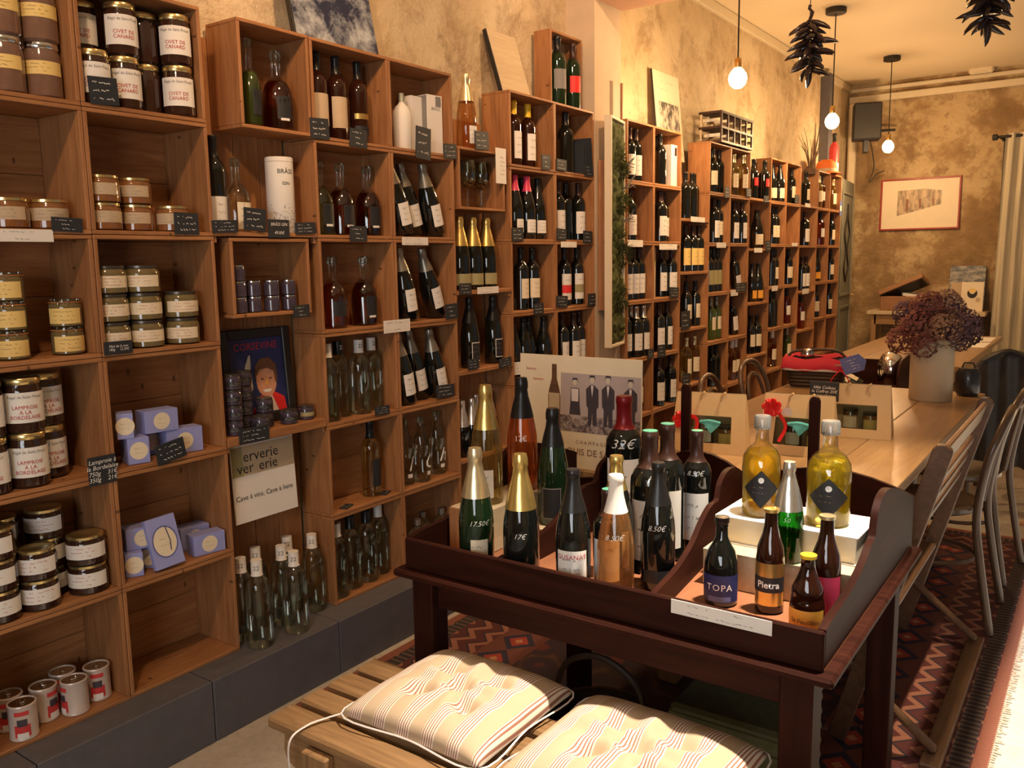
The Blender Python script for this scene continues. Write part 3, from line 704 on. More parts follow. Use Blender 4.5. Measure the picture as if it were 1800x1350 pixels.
# column 5
cell(5, 5, [('WC', 707, {'sr': .8, 'sh': 1.25})])
cell(5, 4, [('CT', 707, {'tilt': .26, 'rz': 0, 'x': -.05}), ('CT', 733, {'tilt': .26, 'x': -.09}), ('CT', 757, {'tilt': .26, 'x': -.06})])
cell(5, 3, [('CT', 716, {'tilt': .16, 'x': -.05}), ('CT', 768, {'tilt': .30})])
cell(5, 2, [('CT', 713, {'tilt': .16, 'x': -.05}), ('CT', 740, {'tilt': .2, 'x': -.09}), ('CT', 766, {'tilt': .2, 'x': -.06})])
cell(5, 1, [('S', 716, {'t': sc('l')}), ('S', 736, {'x': -.05, 't': sc('C')}), ('S', 768, {'x': -.08, 't': sc('h')})])
cell(5, 0, [('V', 735, {'x': -.05}), ('V', 754, {'x': -.10}), ('V', 778, {'x': -.08})])
# column 6
cell(6, 5, [('RP', 820, {'x': -.06})], z=1.956, place='on the small crate, sixth column')
cell(6, 3, [('CG', 809, {'x': -.05}), ('CG', 832, {'x': -.05}), ('CG', 845, {'x': -.11}), ('CG', 861, {'x': -.05})], z=1.346, place='upper board, sixth column')
cell(6, 2, [('CD', 826, {'x': -.06, 'rz': -.1}), ('CD', 871, {'x': -.07, 'rz': -.1})], z=.995, place='middle board, sixth column')
cell(6, 1, [('CS', 815, {'x': -.05, 'sr': .78, 'sh': .8}), ('CS', 828, {'x': -.05, 'sr': .78, 'sh': .8}), ('CS', 840, {'x': -.09, 'sr': .78, 'sh': .8}), ('CS', 850, {'x': -.05, 'sr': .78, 'sh': .8}), ('CS', 862, {'x': -.10, 'sr': .78, 'sh': .8})], z=.601, place='lower board, sixth column')
# columns 7 and 8
cell(7, 5, [('SW', 903), ('SW', 928)])
cell(7, 4, [('Bn', 905, {'x': -.05}), ('Bb', 913, {'x': -.11}), ('Bn', 928, {'x': -.05}), ('Bb', 945, {'x': -.06})])
cell(7, 3, [('R', 916), ('R', 936)])
cell(7, 2, [('Bb', 905), ('Bb', 920), ('Bb', 937), ('Bb', 952, {'x': -.05})])
cell(7, 1, [('R', 908), ('R', 930), ('R', 950)])
cell(8, 5, [('MG', 994, {'sr': 1.15, 'sh': 1.02})])
cell(8, 4, [('Rw', 981), ('N', 997, {'x': -.1}), ('Rw', 1014, {'d': 'dark wine bottle with tall red lettered label'})])
cell(8, 3, [('Rz', 992), ('Rg', 1014)])
cell(8, 2, [('Rw', 988), ('Rw', 1008, {'x': -.05}), ('Rw', 1023)])
cell(8, 1, [('R', 990), ('R', 1010)])
# past the moss panel
cell('A', 5, [('Rw', 1106), ('Rw', 1117)])
cell('A', 4, [('Rw', 1108)])
cell('A', 3, [('Rw', 1101), ('Rw', 1123), ('Rw', 1136)])
cell('A', 2, [('Rs', 1104), ('Rs', 1114, {'x': -.05}), ('Rs', 1126, {'x': -.09}), ('Rs', 1136, {'x': -.05})])
cell('A', 1, [('R', 1120)])
cell('B', 5, [('N', 1160, {'x': -.05, 'd': 'dark bottle with gold capsule', 'lim': (-.108, .039, 4.742, 5.005)}), ('N', 1168, {'x': -.10, 'lim': (-.108, .039, 4.742, 5.005)})])
cell('B', 4, [('Rw', 1160, {'x': -.05, 'sr': 1.15, 'sh': 1.02}), ('Rw', 1170, {'x': -.10})])
cell('B', 3, [('Rw', 1167), ('Rw', 1182, {'x': -.05})])
cell('B', 2, [('Rw', 1158, {'x': -.05}), ('Rw', 1172, {'x': -.06})])
cell('B', 1, [('Rw', 1158, {'x': -.04}), ('Rw', 1166, {'x': -.09}), ('Rw', 1179)])
cell('g1', 4, [('N', 1204), ('N', 1216), ('N', 1227, {'x': -.09})], z=1.722, place='fifth board, ' + COLN['g1'])
cell('g1', 3, [('Ry', 1205), ('Ry', 1217, {'x': -.05}), ('Ry', 1228, {'x': -.05})], z=1.383, place='fourth board, ' + COLN['g1'])
cell('g1', 2, [('R', 1206, {'d': 'dark bottle with gold capsule'}), ('R', 1223)], z=1.013, place='third board, ' + COLN['g1'])
cell('g1', 1, [('W', 1206), ('W', 1226)], z=.639, place='second board, ' + COLN['g1'])
cell('C', 5, [('R', 1252), ('N', 1264)]); cell('C', 4, [('Rw', 1259, {'sr': 1.15, 'sh': 1.02}), ('R', 1270)])
cell('C', 3, [('Ro2', 1251), ('Ro2', 1260), ('Ro2', 1268)]); cell('C', 2, [('G', 1249), ('G', 1260)]); cell('C', 1, [('N', 1250), ('N', 1264)])
cell('D', 5, [('W', 1289), ('OR', 1297, {'x': -.1}), ('W', 1308)]); cell('D', 4, [('Rw', 1290), ('N', 1299, {'x': -.1}), ('Rw', 1308)])
cell('D', 3, [('DW', 1298, {'tilt': .3})]); cell('D', 2, [('Rw', 1290, {'tilt': .22})]); cell('D', 1, [('P', 1288), ('P', 1300)])
cell('g2', 5, [('Rr', 1324), ('Rr', 1334, {'x': -.1}), ('Rr', 1346)], z=1.911, place='fifth board, ' + COLN['g2'])
cell('g2', 4, [('B', 1330, {'sr': 1.25})], z=1.535, place='fourth board, ' + COLN['g2'])
cell('g2', 3, [('Ro', 1322), ('Ro', 1332, {'x': -.05})], z=1.122, place='third board, ' + COLN['g2'])
cell('g2', 2, [('R', 1319), ('R', 1330, {'x': -.05})], z=.713, place='second board, ' + COLN['g2'])
cell('E', 5, [('B', 1361), ('B', 1369, {'x': -.05})]); cell('E', 4, [('R', 1358), ('R', 1370)]); cell('E', 3, [('N', 1357), ('R', 1363)]); cell('E', 2, [('N', 1357), ('N', 1364)]); cell('E', 1, [('P', 1357, {'d': 'dark pink wine bottle'})])
cell('F', 5, [('R', 1391)]); cell('F', 3, [('R', 1385, {'sr': 1.1})]); cell('F', 2, [('OR', 1382)]); cell('F', 1, [('G', 1384, {'sr': 1.1})])
cell('g3', 5, [('R', 1416)], z=1.913, place='fifth board, ' + COLN['g3']); cell('g3', 4, [('Rw', 1414, {'sr': 1.2})], z=1.563, place='fourth board, ' + COLN['g3'])
cell('g3', 3, [('Rw', 1409), ('Rw', 1416)], z=1.164, place='third board, ' + COLN['g3']); cell('g3', 2, [('OR', 1407)], z=.816, place='second board, ' + COLN['g3'])
cell('G', 5, [('W', 1440), ('OR', 1447)]); cell('G', 4, [('OR', 1442, {'sr': 1.2})]); cell('G', 3, [('Ro', 1435)]); cell('G', 2, [('R', 1433)])
cell('H', 5, [('W', 1466)]); cell('H', 4, [('R', 1461)]); cell('H', 3, [('R', 1459)]); cell('H', 2, [('R', 1456)])
# on top of the crates
cell(8, 5, [('GM', 980, {'sr': 1.2, 'sh': 1.13, 'rz': -.6}), ('GR', 1007, {'sr': 1.1, 'sh': 1.1, 'rz': -.6})], z=zrow(6) + .001, place='on top of the eighth column')
cell('H', 5, [('Lr', 1484, {'sr': 1.2, 'sh': 1.35})], z=zrow(6) + .001, place='on top of the last column')

# ------------------------------------------------------------------ jars, tins and boxes of the first columns
def jar_prof(R, H, neck=.88):
    return [(0, 0), (R * .86, 0), (R, H * .05), (R, H * .70), (R * .97, H * .80), (R * neck, H * .88), (R * neck, H * .93), (0, H * .93)]
def jar(px, zb, R, H, content, lid, labm, label, x=-.07, rz=None, text=None, band=(.22, .50), half=1.1, clip=False, cat='jar', scr='ink_grey', group=None):
    y = yfor(px, x, zb + H * .5)
    t = thing('preserve_jar', label, cat, (x, y, zb), (0, 0, rnd.uniform(-.75, -.25) if rz is None else rz), group)
    p = jar_prof(R, H); obj('glass_body', lathe(p, 22), content, t)
    RL = R * .93
    obj('lid', lathe([(0, H * .885), (RL * .97, H * .885), (RL, H * .90), (RL, H * .985), (RL * .96, H), (RL * .80, H), (RL * .76, H * .985), (0, H * .985)], 24), lid, t)
    if labm:
        o = obj('label', curved(R + .0006, H * band[1], half, 10, H * band[0]), labm, t)
        if text:
            for s, size, dz, m_ in text: obj('lettering', wrap_text(s, size * H, R + .0014, H * (band[0] + band[1] * dz)), m_, o)
        else:
            sd = int(px) % 5; RR = R + .0012
            obj('lettering', mapped(scribble(sd, 3), lambda c: Vector((RR * math.cos(c.y * half * 1.5), RR * math.sin(c.y * half * 1.5), H * (band[0] + band[1] * (.5 + c.z * .8)))), ('jscr', sd, round(R, 4), round(H, 4), band, half)), scr, o)
    if clip:
        obj('rubber_ring', lathe([(R * .90, H * .86), (R * .985, H * .865), (R * .985, H * .89), (R * .90, H * .895)], 22), 'rubber_ring', t)
        obj('wire_clip', tube(smoothpath([(R * .9, -.012, H * .72), (R * 1.1, -.012, H * .86), (R * 1.02, 0, H * 1.0), (R * 1.1, .012, H * .86), (R * .9, .012, H * .72)], 3), .0012, 5), 'chrome', t)
    return t
def stack(px, zb, n, R, H, *a, **kw):
    desc, place = kw.pop('desc'), kw.pop('place')
    pos = {1: [''], 2: ['lower ', 'upper '], 3: ['lowest ', 'middle ', 'topmost '], 4: ['lowest ', 'second ', 'third ', 'topmost ']}[n]
    L = []
    for k in range(n): L.append(jar(px + (kw.get('lean', 0)) * k, zb + k * (H + .0006), R, H, *a, pos[k] + desc + ', ' + place, **{q: v for q, v in kw.items() if q != 'lean'}))
    cn = [c for c in (1, 2, 3) if COLN[c] in place][0]; y0, y1 = COLY[cn] if 'low crate' not in place else (1.745, 2.075)
    reg(place, L, L[0].location.x, L[0].location.y, R, (-.113 if 'thick board' in place else -.148 if cn == 3 else -.203, .0, y0 + TB + .003, y1 - TB - .003))
zf = lambda j: zrow(j) + TB + .0012
LAM = [('Régal de Saint Preuil', .072, .85, 'ink_grey'), ('LAMPROIE\nÀ LA\nBORDELAISE', .095, .34, 'ink_red')]
CIV = [('Régal de Saint Preuil', .072, .85, 'ink_grey'), ('CIVET DE\nCANARD', .098, .34, 'ink_red')]
for i, px in enumerate((8, 76)):
    stack(px, zf(5), 2, .047, .143, 'content_pate', 'chrome', 'paper_yellow', band=(.42, .24), half=1.25, desc=f'{ORD[i]} big brown pate jar with yellow band', place='top row, first column', scr='ink_brown', group='big pate jars')
for i, px in enumerate((15, 83)):
    stack(px, zf(4), 1, .052, .079, 'content_amber', 'lid_gold', 'paper_tan', band=(.28, .42), desc=f'{ORD[i]} low terrine jar with gold lid', place='fifth row up, first column', group='terrine jars')
stack(21, zf(3), 3, .042, .076, 'content_olive', 'glass_clear', 'paper_yellow', desc='clip top jar with yellow label, corner stack', place='fourth row up, first column', clip=True, band=(.12, .55), scr='ink_brown')
stack(120, zf(3), 2, .042, .076, 'content_olive', 'glass_clear', 'paper_yellow', desc='clip top jar with yellow label, stack of two', place='fourth row up, first column', clip=True, band=(.12, .55), scr='ink_brown')
for i, (px, x) in enumerate(((-8, -.05), (40, -.052), (82, -.108))):
    stack(px, zf(2), 2, .049, .146, 'content_dark', 'lid_gold', 'paper_white', desc=f'lamprey stew jar of the {ORD[i]} stack', place='third row up, first column', text=LAM, x=x, band=(.20, .55), half=1.3, rz=-.55 + .2 * i, group='lamprey jars')
for i, (px, x, n) in enumerate(((6, -.048, 3), (57, -.05, 2), (108, -.108, 3), (146, -.05, 2), (25, -.11, 3))):
    stack(px, zf(1), n, .051 if i != 3 else .053, .083, 'content_dark', 'lid_gold', 'paper_white', desc=f'flat terrine jar with gold lid, {ORD[i]} stack', place='second row up, first column', x=x, band=(.25, .5), half=1.2, scr='ink_red', group='flat terrine jars')
for i, (px, x) in enumerate(((18, -.11), (40, -.04), (78, -.085), (112, -.125), (131, -.05), (171, -.075))):
    t = thing('food_tin', f'{ORD[i]} printed food tin with red fruit picture, bottom row, first column', 'tin', (x, yfor(px, x, zf(0) + .05), zf(0)), (0, 0, (-.6, -.5, .3, -.4, -1.6, -.5)[i]), 'printed tins on the bottom row')
    R, H = .0355, .098
    obj('tin_body', lathe([(0, 0), (R, 0), (R + .0012, .003), (R, .006), (R, H - .006), (R + .0012, H - .003), (R, H), (R - .003, H), (R - .004, H - .004), (0, H - .004)], 24), 'tin_print', t)
    obj('lid', lathe([(0, H - .0035), (R - .004, H - .0035), (R - .004, H - .002), (0, H - .002)], 20), 'chrome', t)
    obj('pull_ring', tube([(.012 * math.cos(a), .008 * math.sin(a), H + .001) for a in [k * PI / 5 for k in range(10)]], .0012, 5, True), 'chrome', t)
    obj('printed_fruit', curved(R + .0006, .034, .55, 6, .012), 'print_red', t); obj('printed_leaves', curved(R + .0008, .020, .35, 6, .042), 'print_dark', t)
    obj('printed_banner', curved(R + .0008, .012, .5, 6, .072), 'print_red', t); obj('price_sticker', curved(R + .0014, .018, .38, 6, .006), 'paper_white', t)
for i, (px, x) in enumerate(((172, -.045), (219, -.06), (262, -.10), (309, -.048))):
    stack(px, zf(5), 2 if i != 0 else 1, .045, .146, 'content_dark', 'lid_gold', 'paper_white' if i != 2 else None, desc=f'duck stew jar of the {ORD[i]} stack', place='top row, second column', text=CIV, x=x, band=(.20, .56), half=1.25, rz=-.35 - .25 * (i == 3) , group='duck stew jars')
stack(150, zf(5), 2, .045, .146, 'content_dark', 'lid_gold', 'paper_white', desc='duck stew jar half hidden at the back corner', place='top row, second column', text=CIV, x=-.108, band=(.2, .56), half=1.25, group='duck stew jars')
for i, (px, n) in enumerate(((181, 2), (238, 2), (303, 1))):
    stack(px, zf(4), n, .050, .076, 'content_amber', 'lid_gold', 'paper_tan', desc=f'low terrine jar with gold lid, {ORD[i]} stack', place='fifth row up, second column', band=(.28, .42), x=-.055 if i != 1 else -.075, group='terrine jars')
for i, (px, n) in enumerate(((194, 3), (253, 3), (320, 2))):
    stack(px, zf(3), n, .052, .080, 'content_olive', 'lid_dark', 'paper_cream', desc=f'rillettes jar with red lettering, {ORD[i]} stack', place='fourth row up, second column', band=(.22, .42), x=-.06, scr='ink_red', lean=-2, group='rillettes jars')
# tiny jars of column 3
for i, (px, n, x) in enumerate(((420, 3, -.05), (446, 2, -.06), (478, 2, -.05), (508, 2, -.055))):
    stack(px, 1.30 + TB + .001, n, .0265, .052, 'content_plum', 'chrome', None, desc=f'tiny dark spread jar, {ORD[i]} stack', place='low crate, third column', x=x, group='tiny spread jars')
for i, (px, n, x) in enumerate(((413, 4, -.035), (433, 4, -.085), (466, 2, -.075), (457, 1, -.032), (508, 1, -.045), (541, 1, -.06))):
    stack(px, .9155, n, .030 if n < 3 else .027, .050, 'content_plum', 'lid_dark', 'paper_olive' if i == 5 else 'paper_black', desc=f'small pate jar, {ORD[i]} pile', place='thick board, third column', x=x, band=(.25, .3), scr='chalk', group='small pate jars')
# lilac cartons
def oval(R, asp=1.0):
    key = ('oval', R, asp)
    if key not in CACHE:
        bm = bmesh.new(); bm.faces.new([bm.verts.new((0, R * math.cos(2 * PI * i / 28), R * asp * math.sin(2 * PI * i / 28))) for i in range(28)]); CACHE[key] = finish(bm)
    return CACHE[key]
def carton(px, z0, sx, sy, sz, label, x, rz=0.0, tilt=0.0, roll=0.0, oval_r=.026, lift=0.0, big=False):
    y = yfor(px, x, z0 + sz / 2)
    t = thing('carton', label, 'box', (x, y, z0 + lift), (roll, tilt, rz), 'lilac cartons')
    obj('carton_body', box(sx, sy, sz, .001, True), 'paper_lilac', t)
    f = obj('oval_label', oval(oval_r, 1.25 if big else 1.0), 'paper_cream', t, (sx / 2 + .0004, 0, sz / 2))
    obj('lettering', scribble(5, 2), 'ink_black', f, (.0004, 0, 0), scale=(1, oval_r * 1.4, oval_r * .8))
    if big:
        obj('oval_ring', tube([(0, oval_r * 1.08 * math.cos(a * PI / 16), oval_r * 1.33 * math.sin(a * PI / 16)) for a in range(32)], .0009, 4, True), 'paper_navy', f, (.0004, 0, 0))
        obj('drawn_spoon', tube([(0, .012, -.03), (0, .016, .0), (0, .010, .045)], .0014, 5), 'paper_navy', f, (.001, 0, 0))
carton(237, zf(2), .075, .062, .078, 'upright lilac carton, third row up, second column', -.055, -.25)
carton(219, zf(2) + .0785, .06, .045, .075, 'narrow lilac carton on the upright one, third row up, second column', -.055, -.5)
carton(318, zf(2), .06, .115, .078, 'wide lilac carton behind slate tag, third row up, second column', -.06, -.15)
carton(276, zf(2) + .0785, .06, .105, .068, 'topmost lilac carton bridging two others, third row up, second column', -.065, -.1)
carton(258, zf(2), .06, .06, .077, 'hidden lilac carton under the topmost, third row up, second column', -.13, .1)
carton(234, zf(1), .07, .05, .072, 'corner lilac carton, second row up, second column', -.06, -.45)
carton(246, zf(1) + .0725, .06, .10, .066, 'lilac carton lying on the corner one, second row up, second column', -.075, -.25)
carton(265, zf(1), .05, .040, .07, 'plain lilac carton standing sideways, second row up, second column', -.078, -.9)
carton(362, zf(1), .055, .105, .066, 'end lilac carton, second row up, second column', -.045, -.18)
carton(336, zf(1), .06, .10, .074, 'back lilac carton, second row up, second column', -.13, -.1)
carton(296, zf(1), .018, .095, .155, 'tall lilac carton leaning with drawn spoon, second row up, second column', -.004, -.1, -.22, .07, .036, .008, True)
# tins share the bottom crate
for o in [q for q in COL.objects if q.name.startswith('food_tin')]:
    reg('tins', [o], o.location.x, o.location.y, .038, (-.203, .0, COLY[1][0] + TB + .003, COLY[1][1] - TB - .003))
relax()

# ------------------------------------------------------------------ tags and paper strips on the shelf edges
def slate(px, py, w, h, label, x=None, text=None, rot=0.0, yaw=0.0, white=False, rows=3, lie=False):
    x = (.0035 if px < 1090 else .0435) if x is None else x
    p = at(px, py, x=x); e = at(px + w, py, x=x); k = abs(at(px, py + h, x=x).z - p.z) / max(h, 1e-6)
    W, H = abs(e.y - p.y), k * h
    t = thing('paper_strip' if white else 'price_tag', label, 'label' if white else 'price tag', p, (rot, 0, yaw), 'paper strips on shelf edges' if white else 'slate price tags')
    obj('card', box(.0012 if white else .004, W, H, .0004), 'paper_white' if white else 'slate', t)
    if text: obj('lettering', flat_text(text, H * .30 / (1 + .12 * text.count('\n')), shear=.2), 'chalk', t, (.0026, 0, 0))
    else: obj('handwriting', scribble(int(px * 7 + py) % 6 + 10, rows), 'ink_grey' if white else 'chalk', t, (.0012 if white else .0026, 0, 0), scale=(1, W * .92, H * .85))
    return t
SL = [
 (118, 395, 52, 25, 'small slate price tag beside low terrine jars, fifth row, first column'),
 (182, 160, 48, 48, 'square slate price tag before duck stew jars, second column'),
 (328, 393, 42, 38, 'slate price tag before the terrine jars, second column'),
 (395, 398, 42, 22, 'low slate tag under the white sealed bottle, third column'),
 (448, 386, 36, 40, 'tall slate tag under the round gin bottle, third column'),
 (537, 401, 34, 20, 'small slate tag at the end of the thin board, third column'),
 (530, 547, 28, 22, 'slate tag on the low crate of tiny jars, third column'),
 (447, 764, 50, 26, 'slate tag on the thick board of pate jars, third column'),
 (562, 226, 32, 36, 'first slate tag before armagnac bottles, fourth column'),
 (630, 243, 30, 32, 'second slate tag before armagnac bottles, fourth column'),
 (672, 721, 24, 15, 'little slate tag before clear gin bottles, fourth column'),
 (744, 252, 26, 56, 'tall slate tag before boxed spirits, fifth column'),
 (791, 266, 22, 26, 'slate tag at the crate corner beside boxed spirits, fifth column'),
 (794, 547, 20, 26, 'slate tag beside two leaning champagnes, fifth column'),
 (783, 687, 30, 22, 'tilted slate tag before three leaning champagnes, fifth column'),
 (847, 247, 25, 32, 'slate tag beside the rose champagne, sixth column'),
 (818, 508, 20, 20, 'slate tag under gold foiled champagne, sixth column'),
 (832, 640, 18, 18, 'first slate tag under black champagne, sixth column'),
 (888, 637, 20, 16, 'second slate tag under black champagne, sixth column'),
 (960, 285, 16, 26, 'slate tag beside dessert wines, seventh column'),
 (910, 412, 20, 24, 'slate tag before pink capped bottles, seventh column'),
 (947, 543, 16, 20, 'slate tag under two red wines, seventh column'),
 (987, 290, 17, 20, 'slate tag before the black magnum, eighth column'),
 (1035, 300, 13, 20, 'slate tag at crate corner by black magnum, eighth column'),
 (987, 412, 17, 20, 'first slate tag, fifth row up, eighth column'),
 (1033, 417, 14, 22, 'second slate tag, fifth row up, eighth column'),
 (988, 530, 19, 20, 'slate tag before red banded label, eighth column'),
 (1040, 527, 14, 22, 'slate tag at crate corner, fourth row up, eighth column'),
 (1144, 622, 11, 16, 'slate tag under silver capped bottles past the moss'),
 (1163, 617, 12, 22, 'slate tag, third row up, second column past the moss'),
 (1185, 514, 15, 18, 'slate tag, fourth row up, second column past the moss'),
 (1205, 563, 15, 32, 'tall slate tag on third board, third column past the moss'),
 (1206, 668, 12, 22, 'slate tag on second board, third column past the moss'),
 (1278, 338, 8, 20, 'slate tag, top row, fourth column past the moss'),
 (1316, 339, 9, 14, 'slate tag, top row, fifth column past the moss'),
 (1347, 350, 8, 12, 'slate tag under red labelled bottles past the moss'),
 (1401, 350, 7, 14, 'slate tag, top row, eighth column past the moss'),
 (1303, 505, 18, 16, 'wide slate tag, fourth row up, fifth column past the moss'),
 (1350, 432, 8, 18, 'slate tag on fourth board, sixth column past the moss'),
]
for q in SL: slate(*q, rot=rnd.uniform(-.06, .06), yaw=rnd.uniform(-.05, .05))
slate(208, 611, 48, 23, 'slate tag reading pate de la mer, fourth row up, second column', text='Pâté de la mer\n180g     12.30€')
slate(180, 826, 48, 50, 'square slate tag for the lamprey jars, first column', text='Lamproie à\nla Bordelaise\n750g    31€\n350g    21€')
slate(300, 793, 50, 35, 'tilted slate tag before wide lilac carton, second column', rot=.16, x=.006)
slate(490, 402, 36, 32, 'slate tag naming the gin, under the white tube, third column', text='BRÅSS GIN\n\n49.00€')
slate(630, 411, 29, 27, 'slate tag under brown spirit carafes, fourth column')
WS = [(45, 414, 95, 22, 'long white paper strip under terrine jars, first column'), (730, 424, 44, 14, 'white paper strip under three leaning champagnes, fifth column'),
 (698, 573, 45, 22, 'white paper strip at the joint of fourth and fifth columns'), (858, 510, 36, 12, 'white paper strip under gold foiled champagne, sixth column'),
 (1000, 430, 27, 10, 'white paper strip, fifth row up, eighth column'), (1117, 428, 26, 12, 'white paper strip, first column past the moss'),
 (1175, 434, 30, 10, 'white paper strip, second column past the moss'), (1227, 386, 24, 9, 'white paper strip on fifth board, third column past the moss'), (1268, 431, 16, 9, 'white paper strip, fourth column past the moss'),
 (1333, 440, 14, 8, 'white paper strip on fourth board, sixth column past the moss'), (1291, 515, 12, 10, 'white paper strip, fifth column past the moss'),
 (1362, 507, 10, 9, 'white paper strip, seventh column past the moss'), (1397, 430, 10, 6, 'white paper strip, eighth column past the moss'),
 (1416, 512, 11, 9, 'white paper strip on third board, ninth column past the moss'), (1420, 361, 9, 7, 'white paper strip on fifth board, ninth column past the moss')]
for q in WS: slate(*q, white=True, rows=2)
for i, (px, py) in enumerate(((609, 890), (676, 866))):
    z = zrow(1) + TB + .003; p = at(px, py, z=z)
    t = thing('price_tag', f'{ORD[i]} slate tag lying flat beside the single spirit bottle, fourth column', 'price tag', (max(-.1, min(p.x, -.03)), p.y, z), (0, 0, .4), 'slate price tags')
    obj('card', box(.035, .06, .004, .0005), 'slate', t); obj('handwriting', scribble(3, 2), 'chalk', t, (0, 0, .0024), (0, -PI / 2, 0), (1, .05, .028))

# ------------------------------------------------------------------ other goods on the shelves
y = yfor(493, -.06, 1.7)
t = thing('gin_tube', 'White cardboard gin tube with dark botanical drawing, third column', 'tube', (-.06, y, 1.5758), (0, 0, -.25))
obj('tube_body', lathe([(0, 0), (.046, 0), (.047, .002), (.047, .238), (0, .238)], 28), 'paper_white', t); obj('tube_cap', lathe([(0, .239), (.0475, .239), (.0475, .252), (.045, .254), (0, .254)], 28), 'paper_white', t)
obj('lettering', wrap_text('BRÅSS', .021, .0478, .205), 'ink_black', t); obj('lettering', wrap_text('GIN', .016, .0478, .165), 'ink_black', t)
bm = bmesh.new(); r2 = random.Random(3)
for i in range(150):
    a = r2.uniform(-1.2, 1.2); h = r2.uniform(.02, .11) * (1 - .35 * abs(math.sin(a * 2.4))); s = r2.uniform(.0015, .004); w_ = r2.uniform(0, 3)
    v = [bm.verts.new((.0477 * math.cos(a + dx_ / .0477), .0477 * math.sin(a + dx_ / .0477), h + dz_)) for dx_, dz_ in ((s * math.cos(w_), s * math.sin(w_)), (s * .4 * math.cos(w_ + 1.6), s * .4 * math.sin(w_ + 1.6)), (-s * math.cos(w_), -s * math.sin(w_)), (-s * .4 * math.cos(w_ + 1.6), -s * .4 * math.sin(w_ + 1.6)))]
    bm.faces.new(v)
obj('botanical_drawing', finish(bm), 'ink_grey', t)
# boxed spirits in column 5
for nm, px, x, sy, sz, m_, lab in (('a', 723, -.105, .07, .225, 'paper_white', 'White spirit box behind the ceramic bottle, top row, fifth column'), ('b', 755, -.07, .085, .235, 'paper_white', 'Grey and white spirit box with dark side, top row, fifth column')):
    t = thing('spirit_box', lab, 'box', (x, yfor(px, x, 2.0), zrow(5) + TB + .0015), (0, 0, -.12 if nm == 'b' else 0))
    obj('carton_body', box(.07, sy, sz, .001, True), m_, t)
    if nm == 'b':
        obj('dark_side', box(.066, .002, sz - .006, .0003, True), 'ink_grey', t, (0, -sy / 2 - .0006, .003)); obj('lettering', flat_text('BRÅSS', .018), 'ink_grey', t, (.036, .005, .18))
        obj('dark_square', box(.001, .03, .04, .0002), 'ink_grey', t, (.0356, .02, .21))
# tan box and white box past the moss
t = thing('bottle_box', 'Tan bottle carton between wines, fourth row up, second column past the moss', 'box', (-.03, COLY['B'][0] + .055, zf(3))); obj('carton_body', box(.08, .075, .305, .001, True), 'paper_tan', t); obj('printed_band', box(.001, .06, .06, .0002), 'paper_olive', t, (.0406, 0, .22))
t = thing('bottle_box', 'White bottle carton beside dark bottles, top row, second column past the moss', 'box', (-.02, 5.056, zf(5))); obj('carton_body', box(.075, .085, .25, .001, True), 'paper_white', t); obj('printed_square', box(.001, .03, .05, .0002), 'cap_wine', t, (.0381, .02, .21))
# wine glasses in the small crate
for i, px in enumerate((822, 846)):
    x = -.07; t = thing('wine_glass', f'{ORD[i]} stemmed wine glass in the small crate, sixth column', 'glass', (x, yfor(px, x, 1.8), 1.692 + TB + .0012), group='wine glasses')
    obj('bowl', lathe([(.003, .085), (.02, .092), (.036, .115), (.042, .145), (.038, .18), (.034, .205), (.0335, .205), (.0372, .18), (.0412, .145), (.0352, .1155), (.0195, .0932), (0, .0862)], 22), 'glass_clear', t)
    obj('stem', lathe([(0, .004), (.004, .005), (.003, .02), (.003, .088), (0, .088)], 12), 'glass_clear', t); obj('foot', lathe([(0, 0), (.032, 0), (.032, .001), (.004, .005), (0, .005)], 22), 'glass_clear', t)
# printed cards in the bays of column 6
def card(px0, px1, py0, py1, x, label, bottle_print=True, m_='paper_cream'):
    a, c = at(px0, py1, x=x), at(px1, py0, x=x); W, H = abs(c.y - a.y), abs(c.z - a.z)
    t = thing('printed_card', label, 'card', (x, (a.y + c.y) / 2, (a.z + c.z) / 2), (0, 0, 0), 'printed cards in the sixth column')
    obj('card', box(.002, W, H, .0004), m_, t)
    if bottle_print: obj('bottle_picture', prism([(-.012, -.055), (.012, -.055), (.013, 0), (.006, .03), (.005, .06), (-.005, .06), (-.006, .03), (-.013, 0)], .0006, 'x'), 'cap_wine', t, (.0014, -W * .2, 0), scale=(1, 1, min(1, H / .16)))
    obj('handwriting', scribble(4, 5), 'ink_grey', t, (.0014, W * .15, 0), scale=(1, W * .5, H * .7))
card(872, 889, 262, 322, .004, 'White printed card clipped to the glass crate, sixth column', False, 'paper_white')
card(870, 897, 380, 440, -.135, 'Grey card with bottle picture behind gold foiled champagne, sixth column')
card(880, 902, 525, 578, -.135, 'Grey card with bottle picture behind black champagne, sixth column')
# slates stored in the magnum crate
for i in range(4):
    t = thing('slate_board', f'{ORD[i]} dark slate leaning beside the black magnum, eighth column', 'slate', (-.045 + .004 * i, 3.972 + .023 * i, zf(5) + .001), (.10 + .02 * i, 0, .1), 'slates leaning in the magnum crate')
    obj('panel', box(.10, .004, .15 + .012 * i, .0006, True), 'slate', t)
